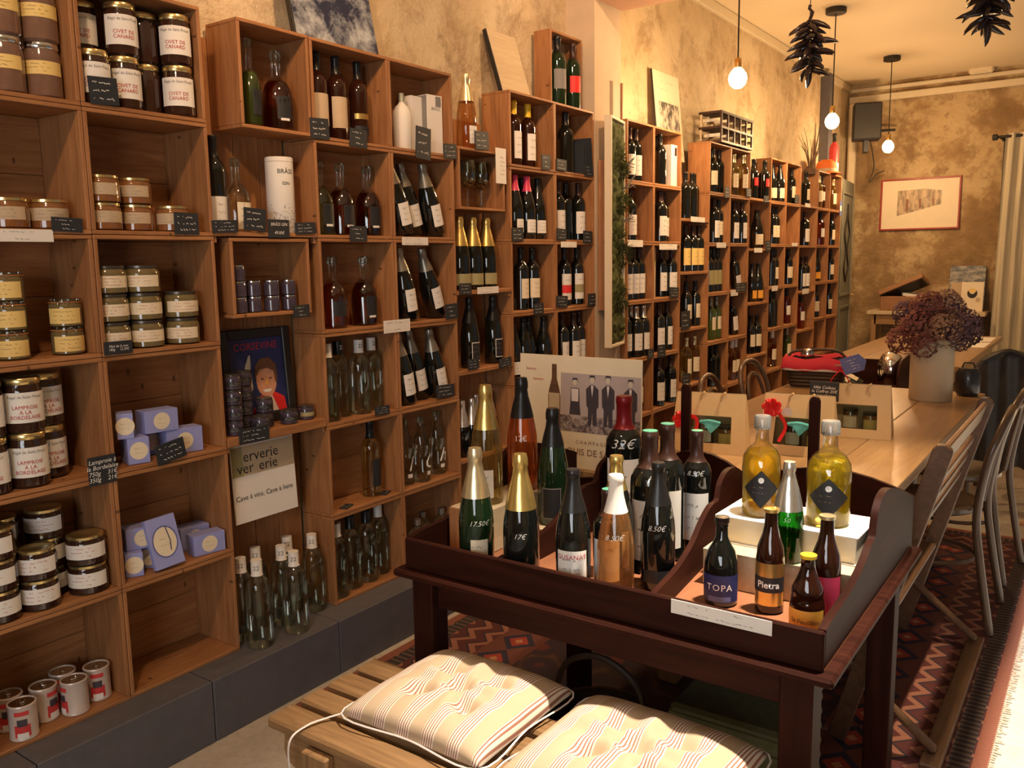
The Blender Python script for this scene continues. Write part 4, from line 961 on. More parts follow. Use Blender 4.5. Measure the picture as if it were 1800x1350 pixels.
# ------------------------------------------------------------------ framed poster and shop sign in the third column
p0, W, H = Vector((-.124, 1.935, .9155)), .30, .335
t = thing('framed_poster', 'Black framed blue poster of a smiling man, on the thick board', 'picture', p0, (0, -.07, 0))
for nm, yy, zz, w_, h_ in (('frame_side', -W / 2 + .017, H / 2, .034, H), ('frame_side', W / 2 - .017, H / 2, .034, H), ('frame_rail', 0, H - .017, W - .068, .034), ('frame_rail', 0, .017, W - .068, .034)):
    obj(nm, box(.018, w_, h_, .003), 'frame_black', t, (0, yy, zz))
pr = obj('poster', box(.006, W - .066, H - .066, .0005), 'paper_navy', t, (-.003, 0, H / 2))
def shape(nm, pts, m_, par, x=.0034): return obj(nm, prism(pts, .0006, 'x'), m_, par, (x, 0, 0))
plain('skin_print', (.62, .30, .18), .5, vary=.25, scale=40); plain('hair_print', (.16, .07, .03), .5, vary=.3, scale=60)
plain('bird_print', (.62, .55, .42), .5, vary=.1)
circ = lambda cx, cy, rx, ry, n=18: [(cx + rx * math.cos(2 * PI * i / n), cy + ry * math.sin(2 * PI * i / n)) for i in range(n)]
obj('lettering', flat_text('CORSEVINE', .036), 'ink_red', pr, (.0036, 0, .105))
shape('printed_jacket', [(-.045, -.13), (.112, -.13), (.105, -.085), (.06, -.06), (.0, -.07)], 'paper_red', pr)
shape('printed_shirt', [(.01, -.13), (.075, -.13), (.05, -.07), (.02, -.07)], 'cloth_white', pr, .0038)
shape('printed_face', circ(.032, -.02, .044, .058), 'skin_print', pr, .0042)
shape('printed_hair', [(-.016, -.01), (-.013, .035), (.01, .06), (.05, .062), (.078, .035), (.08, -.02), (.07, -.03), (.066, .012), (.04, .025), (.005, .022)], 'hair_print', pr, .0048)
for s in (.014, .05): shape('printed_eye', circ(s, -.012, .007, .003, 8), 'hair_print', pr, .005)
shape('printed_nose', [(.028, -.012), (.036, -.012), (.04, -.034), (.026, -.034)], 'cap_orange', pr, .0049)
shape('printed_mouth', [(.012, -.05), (.052, -.05), (.044, -.06), (.02, -.06)], 'paper_white', pr, .005)
shape('printed_bird', [(-.035, .075), (-.028, .075), (-.03, .03), (-.045, .005), (-.03, .0), (-.028, -.04), (-.045, -.07), (-.05, -.03), (-.04, -.012), (-.058, .012), (-.052, .04)], 'bird_print', pr, .004)
t = thing('shop_sign', 'White card sign reading Cave à vins, Cave à liens under the thick board', 'sign', (-.05, 1.874, .605), (.0, -.05, 0))
obj('card', box(.004, .268, .265, .0006, True), 'paper_white', t)
obj('grey_field', box(.0008, .258, .10, .0002), 'paper_tan', t, (.0026, .003, .21)); obj('green_field', box(.0008, .045, .10, .0002), 'paper_olive', t, (.0028, -.108, .21))
obj('lettering', flat_text('erverie', .052), 'ink_black', t, (.0036, -.01, .222)); obj('lettering', flat_text('ver', .052), 'ink_black', t, (.0036, -.078, .183)); obj('lettering', flat_text('erie', .052), 'ink_black', t, (.0036, .018, .183)); obj('lettering', flat_text('Cave à vins, Cave à liens', .0245), 'ink_black', t, (.0032, -.005, .085))

# ------------------------------------------------------------------ on top of the crates and on the wall
def leaning(name, label, cat, y0, y1, z0, H, xb, m_, tilt=-.15, thick=.02, edge=None, tw=0.0):
    t = thing(name, label, cat, (xb, (y0 + y1) / 2, z0), (0, tilt, tw))
    obj('canvas', box(thick, y1 - y0, H, .001, True), m_, t)
    if edge: obj('stretcher_edge', box(thick * .96, .006, H, .001, True), edge, t, (-.001, -(y1 - y0) / 2 - .003, 0))
    return t
leaning('painting', 'Dark blue and white abstract canvas leaning above the fourth column', 'painting', 2.10, 2.50, zrow(6), .34, -.045, 'painting_blue', -.20, .022, 'frame_black')
t = leaning('wooden_board', 'Pale wooden board leaning on the wall above the seventh column', 'board', 3.33, 3.56, zrow(6), .30, -.06, 'pale_y', -.30, .022, 'frame_black')
t = leaning('crowd_print', 'Black and white crowd print leaning on the wall above the second column past the moss', 'picture', 5.14, 5.53, 2.105, .555, -.128, 'paper_cream', -.10, .012, 'frame_black')
obj('support_strip', box(.012, .30, .150, .001), 'pine_y', t, (-.006, .0, -.078))
obj('printed_crowd', box(.001, .30, .33, .0002), 'print_crowd', t, (.0066, .01, .20)); obj('printed_title', scribble(2, 2), 'ink_grey', t, (.0068, 0, .47), scale=(1, .26, .07))
t = thing('wine_case', 'Open pine case on end behind two green magnums, eighth column', 'crate', (-.105, 3.90, zrow(6)))
for s in (-1, 1): obj('side_board', box(.10, .011, .36, .001, True), 'pine_z', t, (0, s * .145, .001))
obj('back_board', box(.008, .279, .36, .001, True), 'pale_y', t, (-.046, 0, .001)); obj('top_board', box(.10, .279, .011, .001), 'pine_y', t, (0, 0, .3545))
# bottle rack above columns four and five past the moss
t = thing('bottle_rack', 'Low dark wooden bottle rack with metal struts on top of the crates', 'rack', (-.02, 6.02, zrow(6)))
for k, z in enumerate((.012, .105, .205)): obj('shelf', box(.165, .62, .016, .001), 'rackwood', t, (0, 0, z))
for i in range(6):
    y = -.295 + i * .118
    for x in (-.07, .075): obj('upright', box(.012, .016, .18, .001), 'rackwood' if x > 0 else 'paper_tan', t, (x, y, .108))
    for z in (.055, .155): obj('strut', box(.14, .006, .022, .0005), 'chrome', t, (0, y, z))
# dried twigs, orange hat
t = thing('dried_twigs', 'Bundle of dried brown twigs on the crates near the corner', 'plant', (-.02, 8.05, zrow(6) - .05))
for i in range(22):
    a, l = rnd.uniform(0, 6.28), rnd.uniform(.22, .46); dx_, dy_ = .45 * math.cos(a) * .4, math.sin(a) * .9 - .2
    obj('twig', tube(smoothpath([(0, rnd.uniform(-.03, .03), .06), (dx_ * l * .5 + .02, dy_ * l * .55, .05 + l * .45), (dx_ * l + .02, dy_ * l, .05 + l * rnd.uniform(.6, 1))], 3), .004, 5, taper=[1, .9, .8, .7, .6, .5, .35]), 'stem_brown', t)
obj('knot', lathe([(0, .0), (.05, .01), (.06, .045), (.03, .08), (0, .085)], 10), 'stem_brown', t)
t = thing('cloth_hat', 'Orange felt hat lying on the crates beside the red bottle', 'hat', (-.03, 8.62, zrow(6) + .001), (0, 0, .2))
obj('crown', lathe([(0, .14), (.05, .135), (.085, .11), (.10, .05), (.105, .012), (.09, .012), (.085, .06), (0, .12)], 20), 'cloth_orange', t); obj('brim', lathe([(.10, .02), (.135, .008), (.14, .001), (.10, .004)], 20), 'cloth_orange', t)
obj('hat_band', lathe([(.1015, .048), (.1065, .018), (.108, .018), (.103, .05)], 20), 'paper_tan', t)
# moss panel in front of the pier
ang = math.radians(12.3)
S = at(1075, 611, x=.10); S.z = .994
mt = thing('moss_panel', 'Tall white framed panel of living green moss on the pier', 'picture', S, (0, 0, ang))
MW, MH, MD = .268, 1.222, .040
def mp(nm, m_, y0, y1, z0, z1, x0=-MD, x1=0.0): return obj(nm, box(x1 - x0, y1 - y0, z1 - z0, .001), m_, mt, ((x0 + x1) / 2, (y0 + y1) / 2, (z0 + z1) / 2))
mp('frame_side', 'frame_white', 0, .012, 0, MH); mp('frame_side', 'frame_white', MW - .012, MW, 0, MH); mp('frame_rail', 'frame_white', .012, MW - .012, 0, .014); mp('frame_rail', 'frame_white', .012, MW - .012, MH - .014, MH)
mp('back_board', 'frame_white', .012, MW - .012, .014, MH - .014, -MD, -MD + .006)
mp('wall_batten', 'pine_z', .04, .06, .2, 1.0, -MD - .046, -MD)
bm = bmesh.new(); ny, nz = 36, 150; G = []
for i in range(ny + 1):
    row = []
    for j in range(nz + 1):
        u, v = .012 + (MW - .024) * i / ny, .014 + (MH - .028) * j / nz
        e = min(1, min(i, ny - i) / 3, min(j, nz - j) / 3)
        n1 = mnoise.noise((u * 14, v * 14, 1.3)) + .6 * mnoise.noise((u * 45, v * 45, 4)) + .4 * mnoise.noise((u * 120, v * 120, 9))
        row.append(bm.verts.new((-.02 + e * (.018 + .018 * n1), u, v)))
    G.append(row)
for i in range(ny):
    for j in range(nz): bm.faces.new((G[i][j], G[i + 1][j], G[i + 1][j + 1], G[i][j + 1]))
mo = obj('moss', finish(bm, True), 'moss', mt); mo['kind'] = 'stuff'
def fuzzball(R, n, seed, l=.35):
    r = random.Random(seed); bm = bmesh.new()
    for i in range(n):
        d = Vector((r.gauss(0, 1), r.gauss(0, 1), r.gauss(0, 1))).normalized(); p = d * R * r.uniform(.45, 1.0)
        q = p + (d + Vector((r.gauss(0, .5), r.gauss(0, .5), r.gauss(0, .5)))) * R * l; w_ = d.cross(Vector((r.random(), r.random(), r.random()))).normalized() * R * .07
        bm.faces.new([bm.verts.new(v) for v in (p - w_, p + w_, q)])
    return finish(bm)
for k, (y, z, R) in enumerate(((.20, .95, .045), (.20, .50, .06), (.17, .78, .06), (.20, .22, .04), (.10, .6, .05), (.12, .3, .05), (.1, 1.0, .05))):
    o = obj('moss_tuft', fuzzball(R, 420, k), 'moss' if k != 1 else 'moss_dark', mt, (.0, y, z)); o['kind'] = 'stuff'
for k, (y, z) in enumerate(((.235, .86), (.235, .68), (.23, .97))):
    for j in range(5): obj('sprig', tube([(0, y, z), (.03, y + rnd.uniform(-.02, .02), z + rnd.uniform(0, .05)), (.06, y + rnd.uniform(-.03, .04), z + rnd.uniform(-.01, .08))], .0022, 4), 'sprig', mt)
t = thing('cardboard_panel', 'Thin brown panel fixed above the moss frame on the pier', 'panel', (.0065, 4.315, 2.225)); obj('panel', box(.012, .09, .20, .001, True), 'paper_tan', t); obj('edge_strip', box(.02, .012, .20, .001, True), 'pine_z', t, (.004, .0515, 0))

# ------------------------------------------------------------------ the desk with the partitioned tray
DX0, DX1, DY0, DY1, TZ = .868, 1.912, 1.565, 2.415, .70
desk = thing('display_desk', 'Dark mahogany desk with partitioned bottle tray in front of the long table', 'desk', (1.39, 1.99, 0)); DO = (1.39, 1.99, 0)
def dp(nm, m_, lo, hi, bev=.003): return part_box(nm, m_, desk, lo, hi, bev, DO)
for x in (DX0 + .008, DX1 - .085):
    for y in (DY0 + .015, DY1 - .08): dp('leg', 'dark_z', (x, y, .0095), (x + .065, y + .065, .675))
dp('apron', 'dark_x', (DX0 + .085, DY0 + .025, .598), (DX1 - .085, DY0 + .05, .675)); dp('apron', 'dark_x', (DX0 + .085, DY1 - .045, .598), (DX1 - .085, DY1 - .02, .675))
dp('apron', 'dark_y', (DX0 + .03, DY0 + .08, .598), (DX0 + .055, DY1 - .08, .675)); dp('apron', 'dark_y', (DX1 - .055, DY0 + .08, .598), (DX1 - .03, DY1 - .08, .675))
dp('moulding', 'dark_x', (DX0 - .025, DY0 - .022, .675), (DX1 + .025, DY1 + .012, .6945), .008)
dp('tray_floor', 'trayfloor', (DX0, DY0 + .012, .6948), (DX1, DY1, TZ - .0005), .0005)
dp('front_rim', 'dark_x', (DX0, DY0, .6948), (DX1, DY0 + .014, .775), .004)
WP = [(1.579, .6995), (1.579, .775), (1.62, .782), (1.70, .786), (1.80, .796), (1.88, .816), (1.93, .838), (1.962, .846), (1.972, .866), (1.985, .897), (2.02, .924), (2.07, .931), (2.13, .922), (2.22, .898), (2.32, .866), (2.40, .838), (2.40, .6995)]
DP = [(1.585, .6995), (1.585, .735), (1.60, .752), (1.66, .756), (1.78, .762), (1.88, .785), (1.96, .822), (2.03, .842), (2.085, .840), (2.10, .860), (2.12, .884), (2.17, .900), (2.24, .896), (2.31, .872), (2.40, .825), (2.40, .6995)]
def refine(pts): return [(p.x, p.y) for p in smoothpath([(a, b_, 0) for a, b_ in pts[1:-1]], 4)]
def wallpiece(nm, pts, x, th): return obj(nm, prism([pts[0]] + refine(pts) + [pts[-1]], th, 'x', 0, True), 'dark_y', desk, (x - DO[0], -DO[1], 0))
wallpiece('side_panel', WP, DX0 + .008, .016); wallpiece('side_panel', WP, DX1 - .008, .016)
wallpiece('divider', DP, 1.128, .014)
d2 = wallpiece('divider', DP, 0, .014); d2.location = (1.541 - DO[0], 1.585 - DO[1], 0); d2.rotation_euler = (0, 0, .096); d2.data = mapped(d2.data, lambda c: Vector((c.x, c.y - 1.585, c.z)), ('div2',))
tops = []
for x0, x1, z0, z1 in ((DX0, 1.125, .735, .762), (1.125, 1.49, .76, .890), (1.49, DX1, .81, .885)):
    for k in range(9): u = k / 8; tops.append((x0 + (x1 - x0) * u, z0 + (z1 - z0) * math.sin(PI * (.12 + .76 * u))))
obj('back_panel', prism([(DX0, .6995)] + tops + [(DX1, .6995)], .014, 'y', 0, True), 'dark_x', desk, (-DO[0], 2.408 - DO[1], 0))
for x, zt in ((1.252, 1.088), (1.64, 1.078)):
    obj('post', prism([(-.014, 0), (.014, 0), (.014, zt - .642), (.009, zt - .631), (0, zt - .628), (-.009, zt - .631), (-.014, zt - .642)], .02, 'y', .002), 'dark_z', desk, (x - DO[0], 2.4415 - DO[1], .628))
t = thing('paper_strip', 'White printed paper strip taped along the front rim of the desk', 'label', (1.71, DY0 - .0012, .760), (0, 0, -PI / 2), 'paper strips on shelf edges')
obj('card', box(.0012, .21, .030, .0004), 'paper_white', t); obj('handwriting', scribble(12, 2), 'ink_grey', t, (.001, .01, 0), scale=(1, .19, .022))
# crates, boxes and books inside the tray
t = thing('pine_box', 'Small pine box carrying two rose champagne bottles in the desk tray', 'box', (.945, 1.93, TZ)); obj('box_body', box(.115, .40, .12, .002, True), 'pale_y', t); obj('front_board', box(.115, .006, .118, .001, True), 'pine_z', t, (0, -.2035, .001))
t = thing('pine_box', 'Flat pine box under the dark green champagne in the desk tray', 'box', (1.062, 2.02, TZ)); obj('box_body', box(.105, .28, .043, .002, True), 'pine_y', t); obj('lid', box(.105, .28, .004, .0005, True), 'pale_y', t, (0, 0, .0432))
t = thing('pine_box', 'Pale pine box step behind the beer bottles in the desk tray', 'box', (1.719, 1.985, TZ)); obj('box_body', box(.335, .25, .082, .002, True), 'pale_y', t); obj('lid', box(.335, .25, .005, .0005, True), 'pale_y', t, (0, 0, .0822))
t = thing('hardback_book', 'Thick white slipcased book under the yellow fruit liqueurs', 'book', (1.722, 2.01, TZ + .0875), (0, 0, -.02))
obj('pages', box(.325, .17, .058, .0015, True), 'paper_cream', t, (0, 0, .004)); obj('cover', box(.332, .178, .004, .001, True), 'paper_white', t, (0, 0, .0622)); obj('cover', box(.332, .178, .004, .001, True), 'paper_white', t)
BT = TZ + .0875 + .0665
# bottles: code, (x, y), base z, facing, radial and height scale, label, texts
FACE = lambda x, y: math.atan2(CAM.y - y, CAM.x - x)
chalk = lambda s, z, size=.018: (s, size, z, 'chalk', {'shear': .35, 'bold': -.0002})
K.update({
 'c1': ('champagne', 'glass_green', 'foil_paleg', .195, [(.02, .075, .5, 'paper_cream')], ''), 'c2': ('champagne', 'glass_dark', 'foil_gold', .185, [], ''),
 'c3': ('champagne', 'glass_green', 'foil_black', .215, [(.02, .085, .6, 'ink_grey'), (.023, .079, .56, 'paper_black')], ''), 'c4': ('champagne', 'glass_straw', 'foil_gold', .20, [(.02, .075, .5, 'paper_white')], ''),
 'c5': ('champagne', 'glass_rose', 'foil_black', .205, [], ''), 'gu': ('burgundy', 'glass_dark', 'foil_black', .20, [(.03, .085, .9, 'paper_white')], ''),
 'hf': ('bordeaux', 'glass_dark', 'cap_wine', .225, [(.035, .125, 1.0, 'paper_white')], ''), 'r8': ('burgundy', 'glass_blush', 'cap_white', .215, [], ''), 'gc': ('burgundy', 'glass_dark', 'foil_gold', .215, [(.03, .09, .9, 'paper_cream')], ''),
 'db': ('burgundy', 'glass_dark', 'foil_black', .20, [(.02, .03, .8, 'paper_black')], ''), 'm1': ('bordeaux', 'glass_dark', 'cap_wine', .225, [(.03, .13, 1.0, 'paper_white')], ''), 'm3': ('bordeaux', 'glass_dark', 'cap_red', .228, [(.015, .15, .95, 'paper_white')], ''),
 'w8': ('bordeaux', 'glass_dark', 'cap_wine', .225, [(.03, .12, 1.0, 'paper_white')], ''), 'tp': ('stubby', 'glass_dark', 'foil_black', .178, [(.012, .062, 1.3, 'paper_navy'), (.014, .012, .7, 'tag_blue')], ''),
 'pi': ('longneck', 'glass_brown', 'foil_gold', .2235, [(.02, .095, 1.25, 'foil_gold'), (.050, .034, 1.25, 'paper_black')], ''), 'sf': ('steinie', 'glass_brown', 'cap_yellow', .187, [(.012, .064, 1.2, 'paper_orange')], ''),
 'pk': ('longneck', 'glass_brown', 'foil_paleg', .2235, [(.02, .085, 1.3, 'paper_pink')], ''), 'dm': ('champagne', 'glass_leaf', 'foil_silver', .165, [], ''),
 'fo': ('apothecary', 'glass_pure', 'stopper_glass', .209, [], ''), })
DESKB = [
 ('c1', 1.048, 1.635, TZ, 1, 1, 'champagne bottle with pale gold foil and chalked price, front of desk', (chalk('17.50€', .135),)),
 ('c2', 1.181, 1.638, TZ, 1, 1, 'champagne bottle with crumpled bright gold foil, front of desk', (chalk('17€', .125),)),
 ('gu', 1.325, 1.640, TZ, 1, 1, 'dark sloping bottle with small red lettered label, front of desk', (('GUSANAT', .016, .100, 'ink_red', {}),)),
 ('hf', 1.377, 1.71, TZ, .92, .80, 'half bottle of red wine priced 4.80 in the desk tray', (chalk('4,80€', .212),)),
 ('r8', 1.440, 1.632, TZ, 1, 1.013, 'clear rose wine bottle priced 8.50 at the desk front', (chalk('8.50€', .165),)),
 ('gc', 1.352, 1.80, TZ, 1, 1.01, 'dark bottle with gold capsule standing behind the rose wine', ()),
 ('db', 1.470, 1.785, TZ, .98, 1.013, 'dark burgundy bottle with chalked price beside the curved divider', (chalk('8.50€', .150),)),
 ('m1', 1.402, 1.880, TZ, 1.28, 1.167, 'big dark magnum with white label in the middle bay', (chalk('f', .205, .026),)),
 ('m1', 1.400, 1.985, TZ, 1.2, 1.167, 'second dark magnum standing behind the first in the middle bay', ()),
 ('w8', 1.436, 2.09, TZ, 1.05, 1.06, 'red wine bottle with arched bridge label beside the curved divider', (chalk('8.50€', .20),)),
 ('m3', 1.19, 2.15, TZ, 1.42, 1.28, 'large red capped bottle chalked 32 euros', (chalk('32€', .198, .030), ('Château\nde Guiche', .014, .05, 'ink_grey', {}))),
 ('c3', 1.072, 1.955, TZ + .0475, 1, 1.016, 'dark green champagne with black foil before the poster', ()),
 ('tp', 1.630, 1.775, TZ, 1, 1, 'dark stubby beer bottle lettered TOPA', (('TOPA', .021, .046, 'chalk', {'spacing': 1.15}),)),
 ('pi', 1.735, 1.790, TZ, 1, 1, 'brown longneck beer with gold and black label', (('Pietra', .021, .067, 'chalk', {'bold': .0004}),)),
 ('sf', 1.843, 1.695, TZ, .96, .90, 'squat brown beer bottle with orange label', (('St Feuillien', .0145, .050, 'ink_brown', {'bold': .0003}),)),
 ('pk', 1.850, 1.80, TZ, 1, 1, 'brown beer bottle with pink label', ()),
 ('dm', 1.742, 1.885, TZ + .088, .78, .72, 'small green champagne with silver foil priced in chalk', (chalk('50', .14, .02),)),
 ('fo', 1.645, 1.985, BT, .95, 1.0, 'clear bottle of orange slice liqueur with black diamond label', ()),
 ('fo', 1.800, 1.995, BT, 1.04, 1.0, 'clear bottle of pineapple liqueur with black diamond label', ()),
 ('c4', .945, 1.820, TZ + .1205, 1, 1.016, 'clear champagne bottle with pale gold foil on the pine box', ()),
 ('c5', .950, 1.985, TZ + .1205, 1, 1.016, 'orange rose champagne with black foil on the pine box', (('17€', .022, .15, 'chalk', {}),)),
]
for code, x, y, z, sr, sh, lab, tx in DESKB:
    b_ = bottle(code, (x, y, z), FACE(x, y) + (.15 if code == 'c1' else -.1), lab, sr, sh, group='bottles standing in the desk tray', texts=tx, name='beer_bottle' if code in ('tp', 'pi', 'sf', 'pk') else 'wine_bottle' if code != 'fo' else 'liqueur_bottle')
    if code in ('m1', 'w8', 'hf'): obj('capsule_top', lathe([(0, .3012), (.0145, .3012), (.0145, .3026), (0, .3026)], 16), 'cap_green', b_)
    if code == 'fo':
        d_ = .046; b_.rotation_euler.z += .1
        dia = [(0, d_), (d_, 0), (0, -d_), (-d_, 0)]; bm = bmesh.new(); n = 10; R = .0488; rows = []
        for i in range(-n, n + 1):
            u = d_ * i / n; hh = d_ - abs(u); rows.append((bm.verts.new((R * math.cos(u / R), R * math.sin(u / R), .072 - hh)), bm.verts.new((R * math.cos(u / R), R * math.sin(u / R), .072 + hh))))
        for a, c in zip(rows, rows[1:]):
            try: bm.faces.new((a[0], c[0], c[1], a[1]))
            except ValueError: pass
        dl = obj('diamond_label', finish(bm, True), 'paper_black', b_)
        obj('lettering', mapped(scribble(8, 2), lambda c: Vector((.0494 * math.cos(c.y * 1.0), .0494 * math.sin(c.y * 1.0), .070 + c.z * .02)), ('dls',)), 'ink_gold', dl)
        obj('emblem', mapped(oval(.007), lambda c: Vector((.0494 * math.cos(c.y / .0494), .0494 * math.sin(c.y / .0494), .094 + c.z)), ('dle',)), 'chalk', dl)
        obj('liqueur', lathe([(0, .004), (.043, .005), (.0455, .010), (.0465, .12), (.044, .142), (.034, .158), (0, .158)], 22), 'glass_fruit', b_)
        if 'orange' in lab:
            for k, (zz, tl, xx, rr_) in enumerate(((.122, 1.05, .016, .030), (.115, .5, -.012, .032), (.075, .9, -.008, .034), (.045, .35, .0, .036), (.018, .1, .0, .038))): obj('orange_slice', lathe([(0, -.003), (rr_, -.003), (rr_ + .001, 0), (rr_, .003), (0, .003)], 20), 'fruit_orange', b_, (xx, .0, zz), (0, tl, .35 * k))
        else:
            for k in range(30): a = k * 2.4; obj('pineapple_chunk', box(.027, .021, .018, .003), 'fruit_yellow', b_, (.025 * math.cos(a), .025 * math.sin(a), .018 + .0044 * k), (rnd.uniform(0, 3), rnd.uniform(0, 3), a))
# champagne poster
t = thing('champagne_poster', 'Champagne poster card with four people and a bottle, standing behind the desk', 'poster', (.845, 2.475, .7615), (0, -.02, -PI / 2))
PW, PH = .475, .385
obj('card', box(.005, PW, PH, .0006, True), 'paper_cream', t)
pic = obj('printed_photo', box(.0006, PW * .64, .185, .0001), 'poster_sky', t, (.0029, PW * .175, .235)); obj('printed_vines', box(.0006, PW * .66, .055, .0001), 'poster_field', t, (.0033, PW * .16, .155))
def fig(y, hgt, sk=False):
    g = 'ink_black'; s = hgt
    obj('printed_figure', prism([(-.022, .02), (-.024, .075), (-.008, .09), (.008, .09), (.024, .075), (.024, .018), (.017, .012), (.017, -.045), (.003, -.045), (0, .0), (-.004, -.045), (-.016, -.045), (-.016, .012)] if not sk else [(-.016, .085), (.016, .085), (.018, .03), (.022, -.015), (-.022, -.015), (-.018, .03)], .0005, 'x'), 'print_dark', t, (.0039, y, .20), scale=(1, 1, s))
    obj('printed_face', prism(circ(0, .107, .0085, .0125, 12), .0005, 'x'), 'bird_print', t, (.004, y, .20), scale=(1, 1, s)); obj('printed_hair', prism([(-.011, .108), (-.009, .122), (.009, .122), (.011, .106), (.007, .115), (-.007, .115)], .0005, 'x'), 'print_dark', t, (.0044, y, .20), scale=(1, 1, s))
    obj('printed_shirt', prism([(-.005, .088), (.005, .088), (0, .05)] if not sk else [(-.014, .082), (.014, .082), (.013, .035), (-.013, .035)], .0005, 'x'), 'cloth_white', t, (.0044, y, .20), scale=(1, 1, s))
fig(-.012, .92, True); fig(.055, 1.02); fig(.115, 1.04); fig(.198, .98)
obj('printed_bottle', prism([(-.024, 0), (.024, 0), (.025, .10), (.020, .125), (.010, .16), (.009, .21), (-.009, .21), (-.010, .16), (-.020, .125), (-.025, .10)], .0006, 'x'), 'walnut', t, (.0038, -.095, .145)); obj('printed_bottle_label', prism([(-.022, .055), (.022, .055), (.022, .11), (-.022, .11)], .0005, 'x'), 'paper_tan', t, (.0044, -.095, .145))
obj('lettering', flat_text('CHAMPAGNE', .017, spacing=1.5), 'ink_brown', t, (.0036, .06, .092)); obj('lettering', flat_text('LOUIS DE SACY', .032), 'ink_brown', t, (.0036, .05, .058)); obj('lettering', flat_text('Sapience', .012), 'ink_red', t, (.0036, -.19, .335)); obj('lettering', flat_text('Selection', .012), 'ink_red', t, (.0036, -.16, .30))

# ------------------------------------------------------------------ long table and the gift bags
def table(x0, x1, y0, y1, zt, label, n=4, legs=True):
    t = thing('dining_table', label, 'table', ((x0 + x1) / 2, (y0 + y1) / 2, 0)); og = t.location; w = (x1 - x0) / n
    for i in range(n): part_box('plank', 'oak_y', t, (x0 + w * i + .0008, y0, zt - .035), (x0 + w * (i + 1) - .0008, y1, zt), .002, og)
    for a in (x0 + .06, x1 - .085): part_box('apron', 'oak_y', t, (a, y0 + .12, zt - .125), (a + .025, y1 - .12, zt - .036), .002, og)
    for b_ in (y0 + .08, y1 - .105): part_box('apron', 'oak_x', t, (x0 + .12, b_, zt - .125), (x1 - .12, b_ + .025, zt - .036), .002, og)
    for a in (x0 + .25, x1 - .37):
        for b_ in (y0 + .14, y1 - .20): part_box('leg', 'oak_z', t, (a, b_, .0095 if y0 < 5 else .0), (a + .07, b_ + .07, zt - .036), .003, og)
    return t
table(.84, 1.805, 2.456, 4.93, .76, 'Long oak plank table with gift bags and dried flowers')
table(.70, 1.56, 5.95, 8.3, .77, 'Second oak table farther back with white paper on it')
t = thing('paper_runner', 'White paper lying on the far end of the second table', 'paper', (1.28, 7.45, .7705)); obj('sheet', box(.52, .42, .002, .0005, True), 'paper_white', t); obj('sheet', box(.3, .42, .002, .0005, True), 'paper_white', t, (.1, .5, 0))
